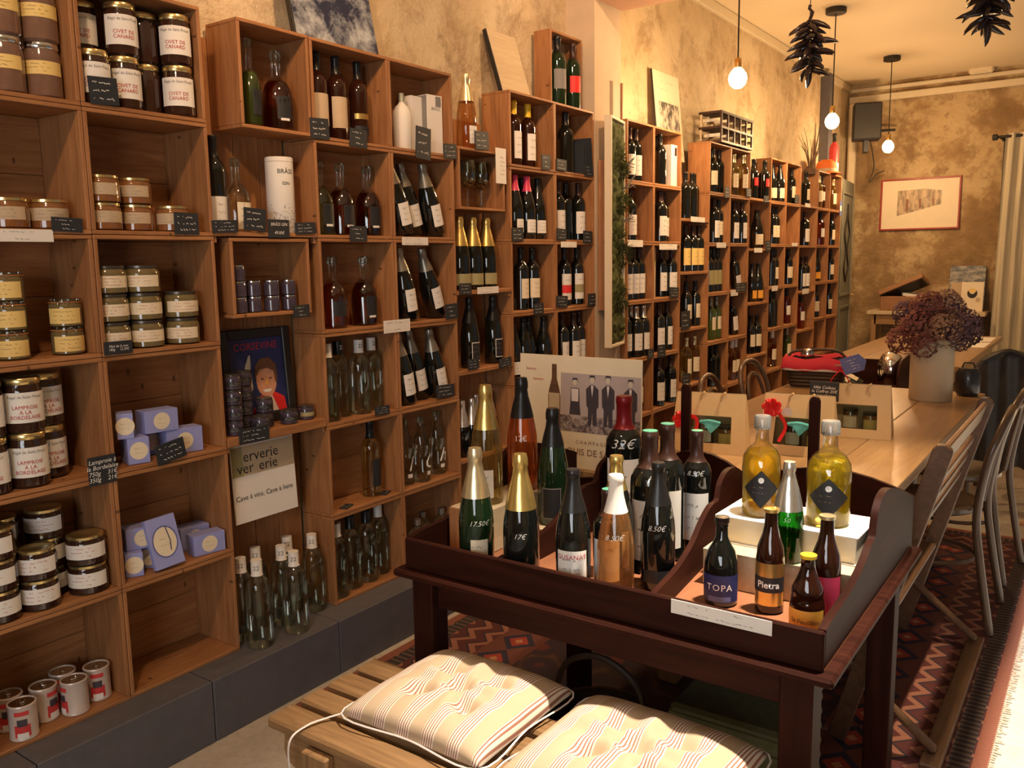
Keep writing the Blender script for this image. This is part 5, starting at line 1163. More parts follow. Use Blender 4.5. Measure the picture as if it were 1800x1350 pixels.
def bag(cx, cy, W, H, rz, label, kind):
    t = thing('gift_bag', label, 'bag', (cx, cy, .7605), (0, 0, rz), 'kraft gift bags on the long table')
    D0, D1 = .13, .018
    def fr(u, v): return Vector((D0 / 2 + (D1 / 2 - D0 / 2) * v, (W / 2) * u * (1 - .09 * v), H * v))
    def panel(us, vs):
        bm = bmesh.new(); a = [bm.verts.new(fr(u, v)) for u, v in ((us[0], vs[0]), (us[1], vs[0]), (us[1], vs[1]), (us[0], vs[1]))]; f = bm.faces.new(a)
        r = bmesh.ops.extrude_face_region(bm, geom=[f]); bmesh.ops.translate(bm, vec=(-.0012, 0, 0), verts=[v for v in r['geom'] if isinstance(v, bmesh.types.BMVert)])
        bmesh.ops.recalc_face_normals(bm, faces=bm.faces[:]); return finish(bm)
    u0, u1, v0, v1 = -.62, .62, .17, .62
    for us, vs in (((-1, 1), (0, v0)), ((-1, 1), (v1, 1)), ((-1, u0), (v0, v1)), ((u1, 1), (v0, v1))): obj('front_panel', panel(us, vs), 'kraft', t)
    bm = bmesh.new(); g = lambda u, v: Vector((-fr(u, v).x, fr(u, v).y, fr(u, v).z))
    bm.faces.new([bm.verts.new(g(*q)) for q in ((-1, 0), (1, 0), (1, 1), (-1, 1))]); bm.faces.new([bm.verts.new(q) for q in (fr(-1, 0), g(-1, 0), g(-1, 1), fr(-1, 1))]); bm.faces.new([bm.verts.new(q) for q in (fr(1, 0), g(1, 0), g(1, 1), fr(1, 1))]); bm.faces.new([bm.verts.new(q) for q in (fr(-1, 0), fr(1, 0), g(1, 0), g(-1, 0))])
    obj('bag_shell', finish(bm), 'kraft', t)
    for u in (-.3, .3):
        c = fr(u, .97); obj('handle_stub', tube([c + Vector((.004, 0, -.02)), c + Vector((.008, .004, .0)), c + Vector((.012, .018, .012))], .0045, 6), 'kraft', t)
    M3 = Matrix.Rotation(rz, 4, 'Z'); wp = lambda x, y, z: Vector((cx, cy, .7605)) + M3 @ Vector((x, y, z))
    for k, (yy, cm, lm, hh) in enumerate(((-.03, 'content_dark', 'paper_white', .105), (.045, 'content_amber', 'paper_yellow', .092))):
        j = thing('preserve_jar', f'{ORD[k]} small jar inside the {kind} gift bag', 'jar', wp(-.004, yy + .01, .0018), (0, 0, rz), 'jars in gift bags')
        obj('glass_body', lathe(jar_prof(.030, hh), 18), cm, j); obj('lid', lathe([(0, hh * .89), (.028, hh * .89), (.028, hh), (0, hh)], 18), 'foil_black', j); obj('label', curved(.0306, hh * .42, .9, 8, hh * .30), lm, j)
    if kind != 'slate tagged':
        c = fr(-.72, .78 if kind == 'bowed' else .55)
        for k in range(7):
            a = k * .9; obj('bow_loop', tube(smoothpath([c + Vector((.004, 0, 0)), c + Vector((.02, .022 * math.cos(a), .022 * math.sin(a))), c + Vector((.022, .030 * math.cos(a + .5), .030 * math.sin(a + .5))), c + Vector((.004, 0, 0))], 4), .004, 5, flat=2.2), 'ribbon_red', t)
        d_ = fr(-.30, .45); obj('ribbon_tail', tube(smoothpath([c + Vector((.006, 0, 0)), fr(-.4, .6) + Vector((.012, 0, 0)), d_ + Vector((.01, 0, 0)), fr(-.45, .22) + Vector((.008, 0, 0))], 5), .0025, 5, flat=3), 'ribbon_red', t)
        e = fr(.05, .50); obj('teal_ribbon', prism([(-.05, .012), (.05, .004), (.048, -.008), (.006, -.052), (-.03, -.006), (-.052, -.002)], .006, 'x', .001), 'teal', t, e + Vector((.008, 0, 0)), (0, -.25, 0), (1, .72, .72)); obj('ribbon_knot', tube(smoothpath([e + Vector((.012, -.036, .006)), e + Vector((.018, 0, .012)), e + Vector((.012, .038, .004))], 4), .006, 6), 'teal', t)
        if kind == 'bowed': obj('white_seal', oval(.018), 'cloth_white', t, fr(-.30, .70) + Vector((.003, 0, 0)))
    else:
        obj('red_thread', tube(smoothpath([fr(-.72, .85) + Vector((.004, 0, 0)), fr(-.62, .6) + Vector((.01, 0, 0)), fr(-.74, .45) + Vector((.004, 0, 0))], 5), .003, 5), 'ribbon_red', t)
    obj('window_film', prism([(-W / 2 * .62, .0), (W / 2 * .62, .0), (W / 2 * .60, H * .45), (-W / 2 * .60, H * .45)], .0003, 'x'), 'glass_clear', t, (.0535, 0, H * .17), (0, -.255, 0))
    return t
bag(1.115, 2.985, .275, .215, -PI / 2 + .17, 'Kraft gift bag with teal bow and red ribbon at the table edge', 'teal')
bag(1.405, 3.10, .265, .215, -PI / 2 + .1, 'Kraft gift bag with big red bow and white seal', 'bowed')
bag(1.50, 3.53, .275, .205, -PI / 2 + .12, 'Kraft gift bag with slate tag, rearmost on the table', 'slate tagged')
p = at(1449, 688, y=3.40)
t = thing('price_tag', 'Slate tag lettered Idée Cadeau le Coffret 25 euros on the gift bags', 'price tag', p, (0, 0, -PI / 2), 'slate price tags')
obj('card', box(.004, .11, .075, .0005), 'slate', t); obj('lettering', flat_text('Idée Cadeau\nle Coffret 25€\nsur place', .0165, shear=.25), 'chalk', t, (.0026, 0, 0)); obj('clip_rod', box(.004, .006, .16, .0005), 'pine_z', t, (-.004, 0, -.085))
# stoneware jar of dried hydrangeas
vz = .7605; VX, VY = 1.60, 4.60
t = thing('stoneware_jar', 'Pale beige stoneware jar holding dried hydrangeas', 'vase', (VX, VY, vz)); obj('jar_body', lathe([(0, 0), (.094, 0), (.098, .006), (.098, .285), (.093, .297), (.086, .297), (.085, .285), (.085, .03), (0, .03)], 32), 'stoneware', t)
t = thing('dried_hydrangeas', 'Bunch of dried red and mauve hydrangea heads', 'flowers', (VX, VY, vz + .04))
def head(R, n, seed):
    r = random.Random(seed); bm = bmesh.new()
    for i in range(n):
        d = Vector((r.gauss(0, 1), r.gauss(0, 1), r.gauss(0, 1))).normalized(); p = d * R * (1 + .10 * r.uniform(-1, 1)); a = d.cross(Vector((r.random(), r.random(), .3))).normalized(); c = d.cross(a); s = R * r.uniform(.10, .17)
        tw = r.uniform(-.5, .5)
        bm.faces.new([bm.verts.new(v) for v in (p - a * s * .2, p + c * s + d * s * tw, p + a * s * 1.1 + d * s * .5, p - c * s - d * s * tw)])
    return finish(bm)
SFL = .80
HD = [(.0, -.11, .345, .095, 'petal_tan'), (-.13, -.06, .36, .095, 'petal_red'), (.15, -.04, .37, .095, 'petal_mauve'), (-.06, -.02, .46, .090, 'petal_red'), (.06, .0, .47, .088, 'petal_tan'), (-.19, .02, .29, .08, 'petal_red'), (.21, .02, .33, .085, 'petal_mauve'), (.0, .09, .42, .09, 'petal_mauve'), (-.13, .08, .42, .085, 'petal_mauve'), (.13, .08, .44, .085, 'petal_mauve'), (.10, -.10, .30, .07, 'petal_mauve'), (-.11, -.10, .27, .07, 'petal_red')]
cr, sr_ = math.cos(YAW), math.sin(YAW)
for i, (a, c, z, R, m_) in enumerate(HD):
    a, c, R, z = a * SFL + .005, c * SFL, R * SFL, .235 + (z - .27) * .95
    x, y = a * cr - c * sr_, a * sr_ + c * cr
    o = obj('flower_head', head(R, 420, i), m_, t, (x, y, z)); o['kind'] = 'stuff'
    obj('stem', tube(smoothpath([(x * .2, y * .2, .0), (x * .35, y * .35, .24), (x * .9, y * .9, z)], 4), .004, 5), 'stem_brown', t)
# a dark round thing behind the jar on the table
t = thing('leather_case', 'Small dark leather case standing behind the stoneware jar', 'case', (1.735, 4.82, .7605)); obj('case_body', lathe([(0, 0), (.045, 0), (.058, .02), (.06, .11), (.045, .14), (0, .145)], 20), 'leather_dark', t); obj('strap', tube([(-.03, 0, .14), (-.02, 0, .165), (.02, 0, .165), (.03, 0, .14)], .004, 6), 'leather_dark', t)

# ------------------------------------------------------------------ slatted bench and its cushions
BZ = .452
t = thing('slatted_bench', 'Worn wooden slatted bench in front of the desk', 'bench', (1.45, 1.35, 0)); og = t.location
for y0, y1 in ((1.165, 1.243), (1.262, 1.330), (1.349, 1.428), (1.448, 1.518)): part_box('slat', 'bench_x', t, (.795, y0, BZ - .028), (2.12, y1, BZ), .006, og)
for y in (1.185, 1.468):
    obj('rail', prism([(.85, .36), (.84, .385), (.845, .4235), (2.06, .4235), (2.06, .335), (.90, .335)], .024, 'y', .002), 'bench_x', t, (-og.x, y - og.y, 0))
for x in (.93, 1.97):
    for y in (1.185, 1.468): part_box('leg', 'bench_z', t, (x, y + (-.040 if y < 1.3 else .0125), .0002), (x + .075, y + (-.0125 if y < 1.3 else .040), .4235), .003, og)
    part_box('crosspiece', 'bench_y', t, (x + .01, 1.1985, .395), (x + .06, 1.4545, .4235), .002, og)
def cushion(cx, cy, W, D, label, rz=0.0, ribbon=True):
    t = thing('seat_cushion', label, 'cushion', (cx, cy, BZ + .0006), (0, 0, rz), 'striped seat cushions on the bench')
    n = 44; bm = bmesh.new(); top, bot = [], []; tufts = [(-.33, -.33), (.33, -.33), (-.33, .33), (.33, .33), (0, 0)]
    for i in range(n + 1):
        ra, rb = [], []
        for j in range(n + 1):
            u, v = 2 * i / n - 1, 2 * j / n - 1
            k = 1 + .035 * math.cos(3 * u) * (abs(v) > .9); e = max(0, (1 - abs(u) ** 3.2)) ** .42 * max(0, (1 - abs(v) ** 3.2)) ** .42
            d = min(math.hypot(u - a, v - b_) for a, b_ in tufts); h = .020 + .056 * e * (1 - .66 * math.exp(-(d / .17) ** 2))
            fold = .006 * e * math.sin(9 * math.atan2(v, u)) * math.exp(-((math.hypot(u, v) - .5) / .35) ** 2)
            cx_, cy_ = (1 - .05 * abs(v) ** 2 * 0 - .02 * (1 - v * v)), (1 - .03 * (1 - u * u))
            x, y = W / 2 * u * cx_, D / 2 * v * cy_
            ra.append(bm.verts.new((x, y, h + fold))); rb.append(bm.verts.new((x, y, .018 - .018 * e)) if 0 < i < n and 0 < j < n else ra[-1])
        top.append(ra); bot.append(rb)
    for i in range(n):
        for j in range(n):
            bm.faces.new((top[i][j], top[i + 1][j], top[i + 1][j + 1], top[i][j + 1]))
            q = [bot[i][j], bot[i][j + 1], bot[i + 1][j + 1], bot[i + 1][j]]; bm.faces.new(q)
    bmesh.ops.remove_doubles(bm, verts=bm.verts, dist=1e-6); bmesh.ops.recalc_face_normals(bm, faces=bm.faces[:])
    obj('cover', finish(bm, True), 'striped_cotton', t)
    for a, b_ in tufts: obj('tuft', lathe([(0, .0), (.005, .0), (.005, .002), (0, .003)], 10), 'cloth_white', t, (W / 2 * a, D / 2 * b_, .0385))
    obj('piping', tube(smoothpath([(-W / 2, -D / 2, .02), (0, -D / 2 * .97, .018), (W / 2, -D / 2, .02), (W / 2 * .98, 0, .018), (W / 2, D / 2, .02), (0, D / 2 * .97, .018), (-W / 2, D / 2, .02), (-W / 2 * .98, 0, .018)], 6, True), .0022, 5, True), 'cloth_white', t)
    if ribbon: obj('tie_ribbon', tube(smoothpath([(-W / 2 + .004, -D / 2 + .01, .02), (-W / 2 - .03, -D / 2 - .015, .008), (-W / 2 - .045, -D / 2 - .062, .007), (-W / 2 - .05, -D / 2 - .108, -.012), (-W / 2 - .045, -D / 2 - .112, -.10), (-W / 2 - .03, -D / 2 - .112, -.22)], 6), .0035, 6, flat=.4), 'cloth_white', t)
cushion(1.150, 1.425, .385, .365, 'Striped tufted cushion toward the wall end of the bench')
cushion(1.592, 1.425, .41, .375, 'Striped tufted cushion lying in bright light toward the table side of the bench', -.03, False)
# wicker baskets kept under the desk
t = thing('wicker_basket', 'Dark wicker basket on the rug under the desk', 'basket', (1.22, 1.95, .009))
obj('basket_body', lathe([(0, 0), (.13, 0), (.16, .20), (.165, .21), (.15, .21), (.12, .02), (0, .02)], 24), 'wicker', t)
for k in range(7): obj('woven_band', tube([((.134 + .0045 * k) * math.cos(a * PI / 12), (.134 + .0045 * k) * math.sin(a * PI / 12), .02 + .028 * k) for a in range(24)], .008, 5, True), 'wicker', t)
obj('handle', tube(smoothpath([(-.15, 0, .2), (-.11, 0, .33), (0, 0, .38), (.11, 0, .33), (.15, 0, .2)], 5), .009, 6), 'wicker', t)
t = thing('wicker_basket', 'Green grey woven hamper under the desk', 'basket', (1.60, 2.05, .009)); obj('basket_body', box(.3, .3, .34, .01, True), 'basket_green', t)
for k in range(8): obj('woven_band', box(.306, .306, .024, .006), 'basket_green', t, (0, 0, .025 + .041 * k))

# ------------------------------------------------------------------ folding slatted chair seat at the table side
t = thing('folding_bench', 'Folding wooden bench with slatted back leaning out beside the table', 'bench', (1.85, 3.02, 0)); og = Vector((1.85, 3.02, 0))
def bar(nm, a, c, w, th, m_='walnut', rnd_top=False):
    a, c = Vector(a) - og, Vector(c) - og; L = (c - a).length; o = obj(nm, box(th, w, L, .006), m_, t, (a + c) / 2); o.rotation_euler = (c - a).to_track_quat('Z', 'Y').to_euler(); return o
for y in (2.55, 3.49):
    a, c = Vector((1.7075, y, .020)) - og, Vector((1.962, y, .955)) - og; L = (c - a).length
    o = obj('back_post', prism([(-.026, 0), (.026, 0), (.026, L - .02), (.018, L - .006), (0, L), (-.018, L - .006), (-.026, L - .02)], .026, 'y', .003), 'walnut', t, a, (0, math.atan2(c.x - a.x, c.z - a.z), 0))
    bar('cross_leg', (1.975, y + (.03 if y < 3 else -.03), .046), (1.60, y + (.03 if y < 3 else -.03), .35), .02, .035)
part_box('foot_rail', 'walnut', t, (1.945, 2.50, .0098), (2.0, 3.51, .040), .004, og)
for k, (z, w) in enumerate(((.905, .075), (.80, .035), (.735, .035), (.67, .035))):
    x = 1.705 + (z - .012) * .2725; o = obj('back_slat', box(.016, .912, w, .004), 'walnut', t, Vector((x, 3.02, z)) - og, (0, .266, 0))
for k in range(4): obj('seat_slat', box(.06, .86, .018, .004), 'walnut', t, Vector((1.60 + k * .065, 3.02, .385)) - og)

# ------------------------------------------------------------------ bentwood chairs
def chair(x, y, rz, label, m_='bentwood'):
    t = thing('bentwood_chair', label, 'chair', (x, y, .0145), (0, 0, rz), 'bentwood chairs around the tables')
    hoop = [(-.19, -.27, 0), (-.178, -.225, .25), (-.172, -.20, .45), (-.185, -.225, .66), (-.165, -.255, .77), (-.10, -.275, .835), (0, -.28, .855), (.10, -.275, .835), (.165, -.255, .77), (.185, -.225, .66), (.172, -.20, .45), (.178, -.225, .25), (.19, -.27, 0)]
    obj('back_hoop', tube(smoothpath(hoop, 5), .0155, 8), m_, t)
    obj('inner_hoop', tube(smoothpath([(-.10, -.19, .45), (-.11, -.215, .62), (-.075, -.245, .75), (0, -.255, .785), (.075, -.245, .75), (.11, -.215, .62), (.10, -.19, .45)], 5), .011, 7), m_, t)
    obj('seat', lathe([(0, .435), (.185, .435), (.20, .445), (.20, .462), (.185, .468), (.17, .463), (0, .460)], 28), m_, t)
    for s in (-1, 1): obj('front_leg', tube(smoothpath([(s * .15, .13, .44), (s * .165, .16, .25), (s * .19, .205, 0)], 4), .0145, 8), m_, t)
    obj('leg_ring', tube([(.165 * math.cos(a * PI / 12), -.02 + .165 * math.sin(a * PI / 12), .24) for a in range(24)], .009, 6, True), m_, t)
    return t
chair(1.735, 3.80, PI / 2, 'First bentwood chair pushed under the long table beyond the folding bench')
chair(1.745, 4.42, PI / 2 - .1, 'Second bentwood chair at the far end of the long table')
chair(.90, 4.17, -PI / 2 + .1, 'First bentwood chair on the crate side of the long table')
chair(.86, 4.86, -PI / 2 - .05, 'Second bentwood chair on the crate side of the long table')
ch = chair(1.86, 5.80, 0, 'Bentwood chair at the second table with a dark jacket on it')
t = thing('jacket', 'Dark jacket draped over the chair back at the second table', 'jacket', (1.86, 5.415, .28), (0, 0, -PI / 2))
bm = bmesh.new(); G = []
for i in range(25):
    row = []
    for j in range(15):
        u, v = i / 24 * 2 - 1, j / 14
        fold = .016 * math.sin(u * 13 + v * 2) * (1 - v * .5); zt = .66 - .10 * abs(u) ** 3 - .03 * u * u
        row.append((.035 + fold + .02 * (1 - v), .21 * u * (1 - .12 * v), zt * v + .02 * math.sin(u * 5) * (1 - v)))
    G.append(row)
V = [[bm.verts.new(q) for q in r] for r in G]; B = [[bm.verts.new((q[0] - .05 - .03 * (1 - q[2] / .7), q[1] * .96, q[2])) for q in r] for r in G]
for i in range(24):
    for j in range(14): bm.faces.new((V[i][j], V[i + 1][j], V[i + 1][j + 1], V[i][j + 1])); bm.faces.new((B[i][j], B[i][j + 1], B[i + 1][j + 1], B[i + 1][j]))
    bm.faces.new((V[i][14], V[i + 1][14], B[i + 1][14], B[i][14])); bm.faces.new((V[i][0], B[i][0], B[i + 1][0], V[i + 1][0]))
for j in range(14): bm.faces.new((V[0][j], V[0][j + 1], B[0][j + 1], B[0][j])); bm.faces.new((V[24][j], B[24][j], B[24][j + 1], V[24][j + 1]))
bmesh.ops.recalc_face_normals(bm, faces=bm.faces[:]); obj('coat_body', finish(bm, True), 'jacket', t); obj('collar', tube(smoothpath([(.05, -.12, .60), (.06, 0, .66), (.05, .12, .60)], 5), .016, 6), 'leather_dark', t)
# ------------------------------------------------------------------ second display tray with basket
t = thing('display_tray', 'Dark wooden display tray with curved end panels beyond the long table', 'tray', (.98, 5.66, 0)); og = Vector((.98, 5.66, 0))
part_box('tray_floor', 'dark_x', t, (.66, 5.42, .60), (1.30, 5.90, .615), .002, og); part_box('back_panel', 'dark_x', t, (.675, 5.885, .6155), (1.285, 5.90, .80), .002, og)
for x in (.667, 1.293): obj('end_panel', prism([(5.42, .6155), (5.42, .70)] + [(5.42 + .13 - .13 * math.cos(a * PI / 12), .74 + .11 * math.sin(a * PI / 12)) for a in range(7)] + [(5.75, .86), (5.90, .86), (5.90, .6155)], .014, 'x', 0, True), 'dark_y', t, (x - og.x, -og.y, 0))
part_box('front_rim', 'dark_x', t, (.675, 5.42, .6155), (1.285, 5.434, .70), .002, og)
for x in (.68, 1.22):
    for y in (5.44, 5.82): part_box('leg', 'dark_z', t, (x, y, .0), (x + .06, y + .06, .5998), .002, og)
for i, (x, y, rz, cap) in enumerate(((1.02, 5.50, .0, 'cap_wine'), (1.05, 5.61, .12, 'cap_red'), (1.0, 5.73, -.05, 'cap_wine'))):
    K['ly'] = ('bordeaux', 'glass_dark', cap, .225, [(.04, .10, 1.0, 'paper_cream')], '')
    b_ = bottle('ly', (x, y, .6565), 0, f'{ORD[i]} wine bottle lying in the far display tray', group='bottles lying in the far tray'); b_.rotation_euler = (0, -1.0 - .1 * i, rz)
t = thing('metal_bowl', 'Shiny chrome bowl standing in the far display tray', 'bowl', (1.195, 5.72, .6158)); obj('bowl_body', lathe([(0, 0), (.04, 0), (.045, .01), (.075, .07), (.085, .13), (.08, .18), (.055, .235), (.02, .255), (0, .257)], 24), 'chrome', t); obj('knob', lathe([(0, .255), (.012, .258), (.014, .27), (0, .278)], 12), 'chrome', t)
t = thing('gift_basket', 'Dark wicker gift basket with red cloth lining, bow and blue tag', 'basket', (.995, 4.795, .7605), (0, 0, .12)); W0, W1 = .125, .158
def ring(z, f=1.0, d=.66): w = (W0 + (W1 - W0) * z / .15) * f; return [(w * max(-1, min(1, 1.25 * math.cos(a * PI / 16))), w * d * max(-1, min(1, 1.25 * math.sin(a * PI / 16))), z) for a in range(32)]
bm = bmesh.new(); R_ = [[bm.verts.new(q) for q in ring(z)] for z in (0, .05, .10, .15)]
for a, c in zip(R_, R_[1:]):
    for i in range(32): bm.faces.new((a[i], a[(i + 1) % 32], c[(i + 1) % 32], c[i]))
bm.faces.new(R_[0][::-1]); bmesh.ops.recalc_face_normals(bm, faces=bm.faces[:]); obj('basket_body', finish(bm), 'wicker', t)
for k in range(6): obj('woven_band', tube(ring(.015 + .02 * k, 1.02), .008, 5, True), 'wicker', t)
bm = bmesh.new(); R_ = [[bm.verts.new((x, y, z + .006 * math.sin(i * 1.7))) for i, (x, y, z) in enumerate(ring(.15, f))] for f in (.94,)] + [[bm.verts.new((x, y, zz + .008 * math.sin(i * 1.3))) for i, (x, y, z) in enumerate(ring(.15, f))] for f, zz in ((1.06, .165), (1.13, .10))]
for a, c in zip(R_, R_[1:]):
    for i in range(32): bm.faces.new((a[i], a[(i + 1) % 32], c[(i + 1) % 32], c[i]))
obj('red_lining', finish(bm, True), 'cloth_red', t); obj('white_hem', tube(ring(.10, 1.135), .008, 6, True), 'cloth_white', t)
obj('handle', tube(smoothpath([(-.155, 0, .15), (-.11, 0, .19), (.09, 0, .20), (.155, 0, .15)], 5), .008, 6), 'wicker', t)
for s in (-1, 1): obj('ribbon_tail', tube(smoothpath([(.14, -.125, .11), (.14 + s * .035, -.135, .07), (.14 + s * .055, -.13, .03)], 4), .006, 5, flat=.4), 'ribbon_red', t)
obj('lollipop_globe', lathe([(0, 0), (.03, .01), (.04, .04), (.03, .07), (0, .08)], 14), 'chrome', t, (-.05, 0, .13))
tg = obj('blue_tag', prism([(-.06, -.045), (.04, -.045), (.065, 0), (.04, .045), (-.06, .045)], .003, 'x', 0), 'tag_blue', t, (.205, -.14, .145), (.35, .1, -PI / 2)); obj('handwriting', scribble(13, 4), 'chalk', tg, (.0022, 0, 0), scale=(1, .09, .07)); obj('tag_string', tube([(-.0, -.06, .01), (0, -.09, .02)], .004, 5), 'sprig', tg)

# ------------------------------------------------------------------ pendant bulbs and pepper garlands
for i, y in enumerate((4.932, 6.93, 8.89)):
    X0 = .46; t = thing('pendant_lamp', f'{ORD[i]} bare bulb pendant lamp hanging from the ceiling past the beam', 'lamp', (X0, y, 2.49), group='bare bulb pendants')
    obj('canopy', lathe([(0, CEIL - 2.49 - .001), (.075, CEIL - 2.49 - .001), (.075, CEIL - 2.49 - .035), (.07, CEIL - 2.49 - .04), (0, CEIL - 2.49 - .04)], 22), 'cable', t)
    obj('flex', tube([(0, 0, .10), (0, 0, CEIL - 2.49 - .035)], .0045, 6), 'cable', t); obj('bulb_holder', lathe([(0, .045), (.018, .045), (.02, .05), (.02, .095), (.012, .105), (0, .105)], 16), 'brass', t)
    obj('bulb', lathe([(0, -.065), (.025, -.06), (.045, -.04), (.053, -.01), (.048, .015), (.032, .038), (.018, .052), (0, .056)], 20), 'bulb_glow', t)
    l = lamp('pendant_light', 'POINT', (X0, y, 2.40), 52, (1.0, .62, .30), shadow_soft_size=.06); l.parent = t; l.location = (0, 0, -.09)
bm0 = [(0, 0, 0), (.006, 0, -.02), (.012, .0, -.06), (.010, .004, -.10), (.002, .004, -.135)]
def pepper(seed):
    key = ('pep', seed)
    if key not in CACHE:
        r = random.Random(seed); L = r.uniform(.09, .14); b_ = r.uniform(-.02, .02)
        CACHE[key] = tube([(0, 0, 0), (.012, b_ * .1, 0), (L * .3, b_ * .5, -.004), (L * .6, b_, -.010), (L * .85, b_ * .7, -.02), (L, 0, -.03)], .0165, 8, taper=[.25, .6, 1.0, .9, .55, .12])
    return CACHE[key]
for gi, (px, py0, py1, n, lab) in enumerate(((1424, 30, 165, 36, 'String of dark dried peppers hanging beside the middle pendant'), (1742, -60, 92, 36, 'String of dark dried peppers hanging at the ceiling edge near the curtain'))):
    p0, p1 = at(px, py0, y=4.30), at(px - 6, py1, y=4.30); t = thing('pepper_garland', lab, 'garland', (p0.x, p0.y, p1.z), group='dried pepper garlands'); H = p0.z - p1.z
    obj('thread', tube([(0, 0, .10), (0, 0, H), (0, 0, 2.804 - p1.z)], .0022, 5), 'cable', t)
    for k in range(n):
        a = k * 2.4 + gi; z = .11 + (H - .12) * k / (n - 1); obj('pepper', pepper(k % 7), 'pepper', t, (0, 0, z), (rnd.uniform(-.3, .3), .10 + rnd.uniform(-.15, .35), a), scale=.74 + .22 * math.sin(PI * k / n) + rnd.uniform(-.08, .08))
    obj('pepper', pepper(3), 'pepper', t, (0, 0, .13), (0, 1.35, 1.0)); obj('stalk_knot', tube([(0, 0, H - .01), (.012, 0, H + .02), (-.006, .004, H + .04), (.0, 0, H + .055)], .008, 6), 'pepper', t)

# ------------------------------------------------------------------ end of the room
t = thing('framed_engraving', 'Engraving of a street of shops in a thin red frame on the end wall', 'picture', (.548, BACK - .001, 2.0), (.0, 0, -PI / 2 + .03)); t.rotation_euler = (0, -.02, -PI / 2)
FW_, FH_ = .765, .525
for nm, yy, zz, w_, h_ in (('frame_side', -FW_ / 2, 0, .018, FH_), ('frame_side', FW_ / 2, 0, .018, FH_), ('frame_rail', 0, FH_ / 2, FW_ + .018, .018), ('frame_rail', 0, -FH_ / 2, FW_ + .018, .018)): obj(nm, box(.022, w_, h_, .003), 'frame_red', t, (.014, yy, zz))
obj('mount', box(.006, FW_ - .018, FH_ - .018, .0005), 'paper_cream', t, (.008, 0, 0)); pr = obj('engraving', prism([(-.22, -.13), (-.06, -.09), (.21, -.02), (.21, .12), (.06, .145), (-.22, .135)], .0008, 'x'), 'print_engraving', t, (.0116, 0, .01))
for k in range(6): y = -.2 + k * .065; s = 1 - k * .1; obj('printed_doorway', prism([(y, -.10 + k * .014), (y + .03 * s, -.095 + k * .014), (y + .03 * s, .04), (y, .05)], .0006, 'x'), 'ink_brown' if k % 2 else 'paper_tan', pr, (.0008, 0, 0))
t = thing('loudspeaker', 'Black wall loudspeaker on a bracket above the grey door', 'speaker', (.09, 9.62, 2.645), (0, 0, -1.25))
obj('cabinet', box(.20, .27, .37, .012, True), 'speaker_black', t); obj('grille', box(.006, .25, .34, .003, True), 'cable', t, (.103, 0, .015)); obj('bracket', tube([(-.09, 0, .12), (-.20, .15, .12), (-.20, .30, .12)], .014, 7), 'cable', t); obj('wall_plate', box(.14, .05, .12, .003), 'speaker_black', t, (-.02, 0, -.06)); obj('lead', tube(smoothpath([(-.1, .05, .02), (-.12, .1, -.25), (-.06, .05, -.42), (-.1, .12, -.34), (-.12, .2, -.3)], 5), .006, 5), 'cable', t)
d = thing('door_1', 'Old grey green carved door standing open beside the last crates', None, (-.02, 9.06, 0), (0, 0, .10)); d['kind'] = 'structure'
obj('leaf', box(.045, .86, 2.24, .004, True), 'door_grey', d, (0, .45, .001))
for y0, y1, z0, z1 in ((.09, .81, .12, .95), (.09, .81, 1.05, 2.12)):
    for nm, a, c, e, f in (('panel_mould', y0, y1, z0, z0 + .03), ('panel_mould', y0, y1, z1 - .03, z1), ('panel_mould', y0, y0 + .03, z0 + .03, z1 - .03), ('panel_mould', y1 - .03, y1, z0 + .03, z1 - .03)): part_box(nm, 'door_grey', d, (.0225, a, e), (.036, c, f), .004)
for s in (-1, 1): obj('carved_scroll', tube(smoothpath([(.026, .45, 1.2), (.026, .45 + s * .14, 1.35), (.026, .45 + s * .04, 1.52), (.026, .45 + s * .16, 1.70), (.026, .45 + s * .03, 1.86), (.026, .45, 2.0)], 6), .012, 6), 'frame_black', d)
obj('door_handle', tube([(.02, .84, 1.05), (.06, .84, 1.05), (.065, .76, 1.05)], .009, 7), 'brass', d)
t = thing('wall_notice', 'Small blue and white notice stuck on the end of the crates', 'notice', at(1485, 372, x=.055)); t.location = (.045, 8.905, 1.93); obj('card', box(.002, .07, .14, .0004), 'tag_blue', t); obj('white_band', box(.001, .066, .05, .0002), 'paper_white', t, (.0014, 0, 0))
# console shelf with its suitcase and cards
t = thing('console_table', 'Narrow pale wooden console table against the end wall', 'table', (.71, 9.88, 0)); og = Vector((.71, 9.88, 0))
part_box('top', 'pale_y', t, (.15, 9.70, .845), (1.27, 10.085, .885), .003, og); part_box('apron', 'oak_x', t, (.22, 9.73, .74), (1.20, 9.755, .8445), .002, og); part_box('drawer_front', 'oak_x', t, (.50, 9.722, .755), (.90, 9.7295, .835), .002, og)
for x in (.19, 1.17):
    for y in (9.73, 10.01): part_box('leg', 'oak_z', t, (x, y, 0), (x + .05, y + .05, .8445), .002, og)
part_box('lower_shelf', 'oak_x', t, (.20, 9.74, .30), (1.21, 10.05, .325), .002, og)
t = thing('suitcase', 'Open old tan suitcase with papers on the console table', 'suitcase', (.50, 9.87, .8855)); obj('case_body', box(.46, .26, .15, .008, True), 'leather', t); ld = obj('lid', box(.46, .05, .26, .006), 'leather', t, (-.02, -.02, .235), (1.2, -.42, 0)); obj('lid_lining', box(.43, .004, .235, .001), 'leather_dark', ld, (0, -.027, 0)); obj('latch', box(.05, .006, .03, .001), 'brass', t, (.12, -.132, .11)); obj('papers', box(.20, .16, .03, .004), 'paper_white', t, (.06, 0, .163), (.1, .15, .3))
t = thing('bearded_man_card', 'Cream card printed with a bearded face on the console table', 'card', (1.13, 9.80, .8855), (0, -.10, -PI / 2)); obj('card', box(.01, .20, .30, .001, True), 'paper_cream', t)
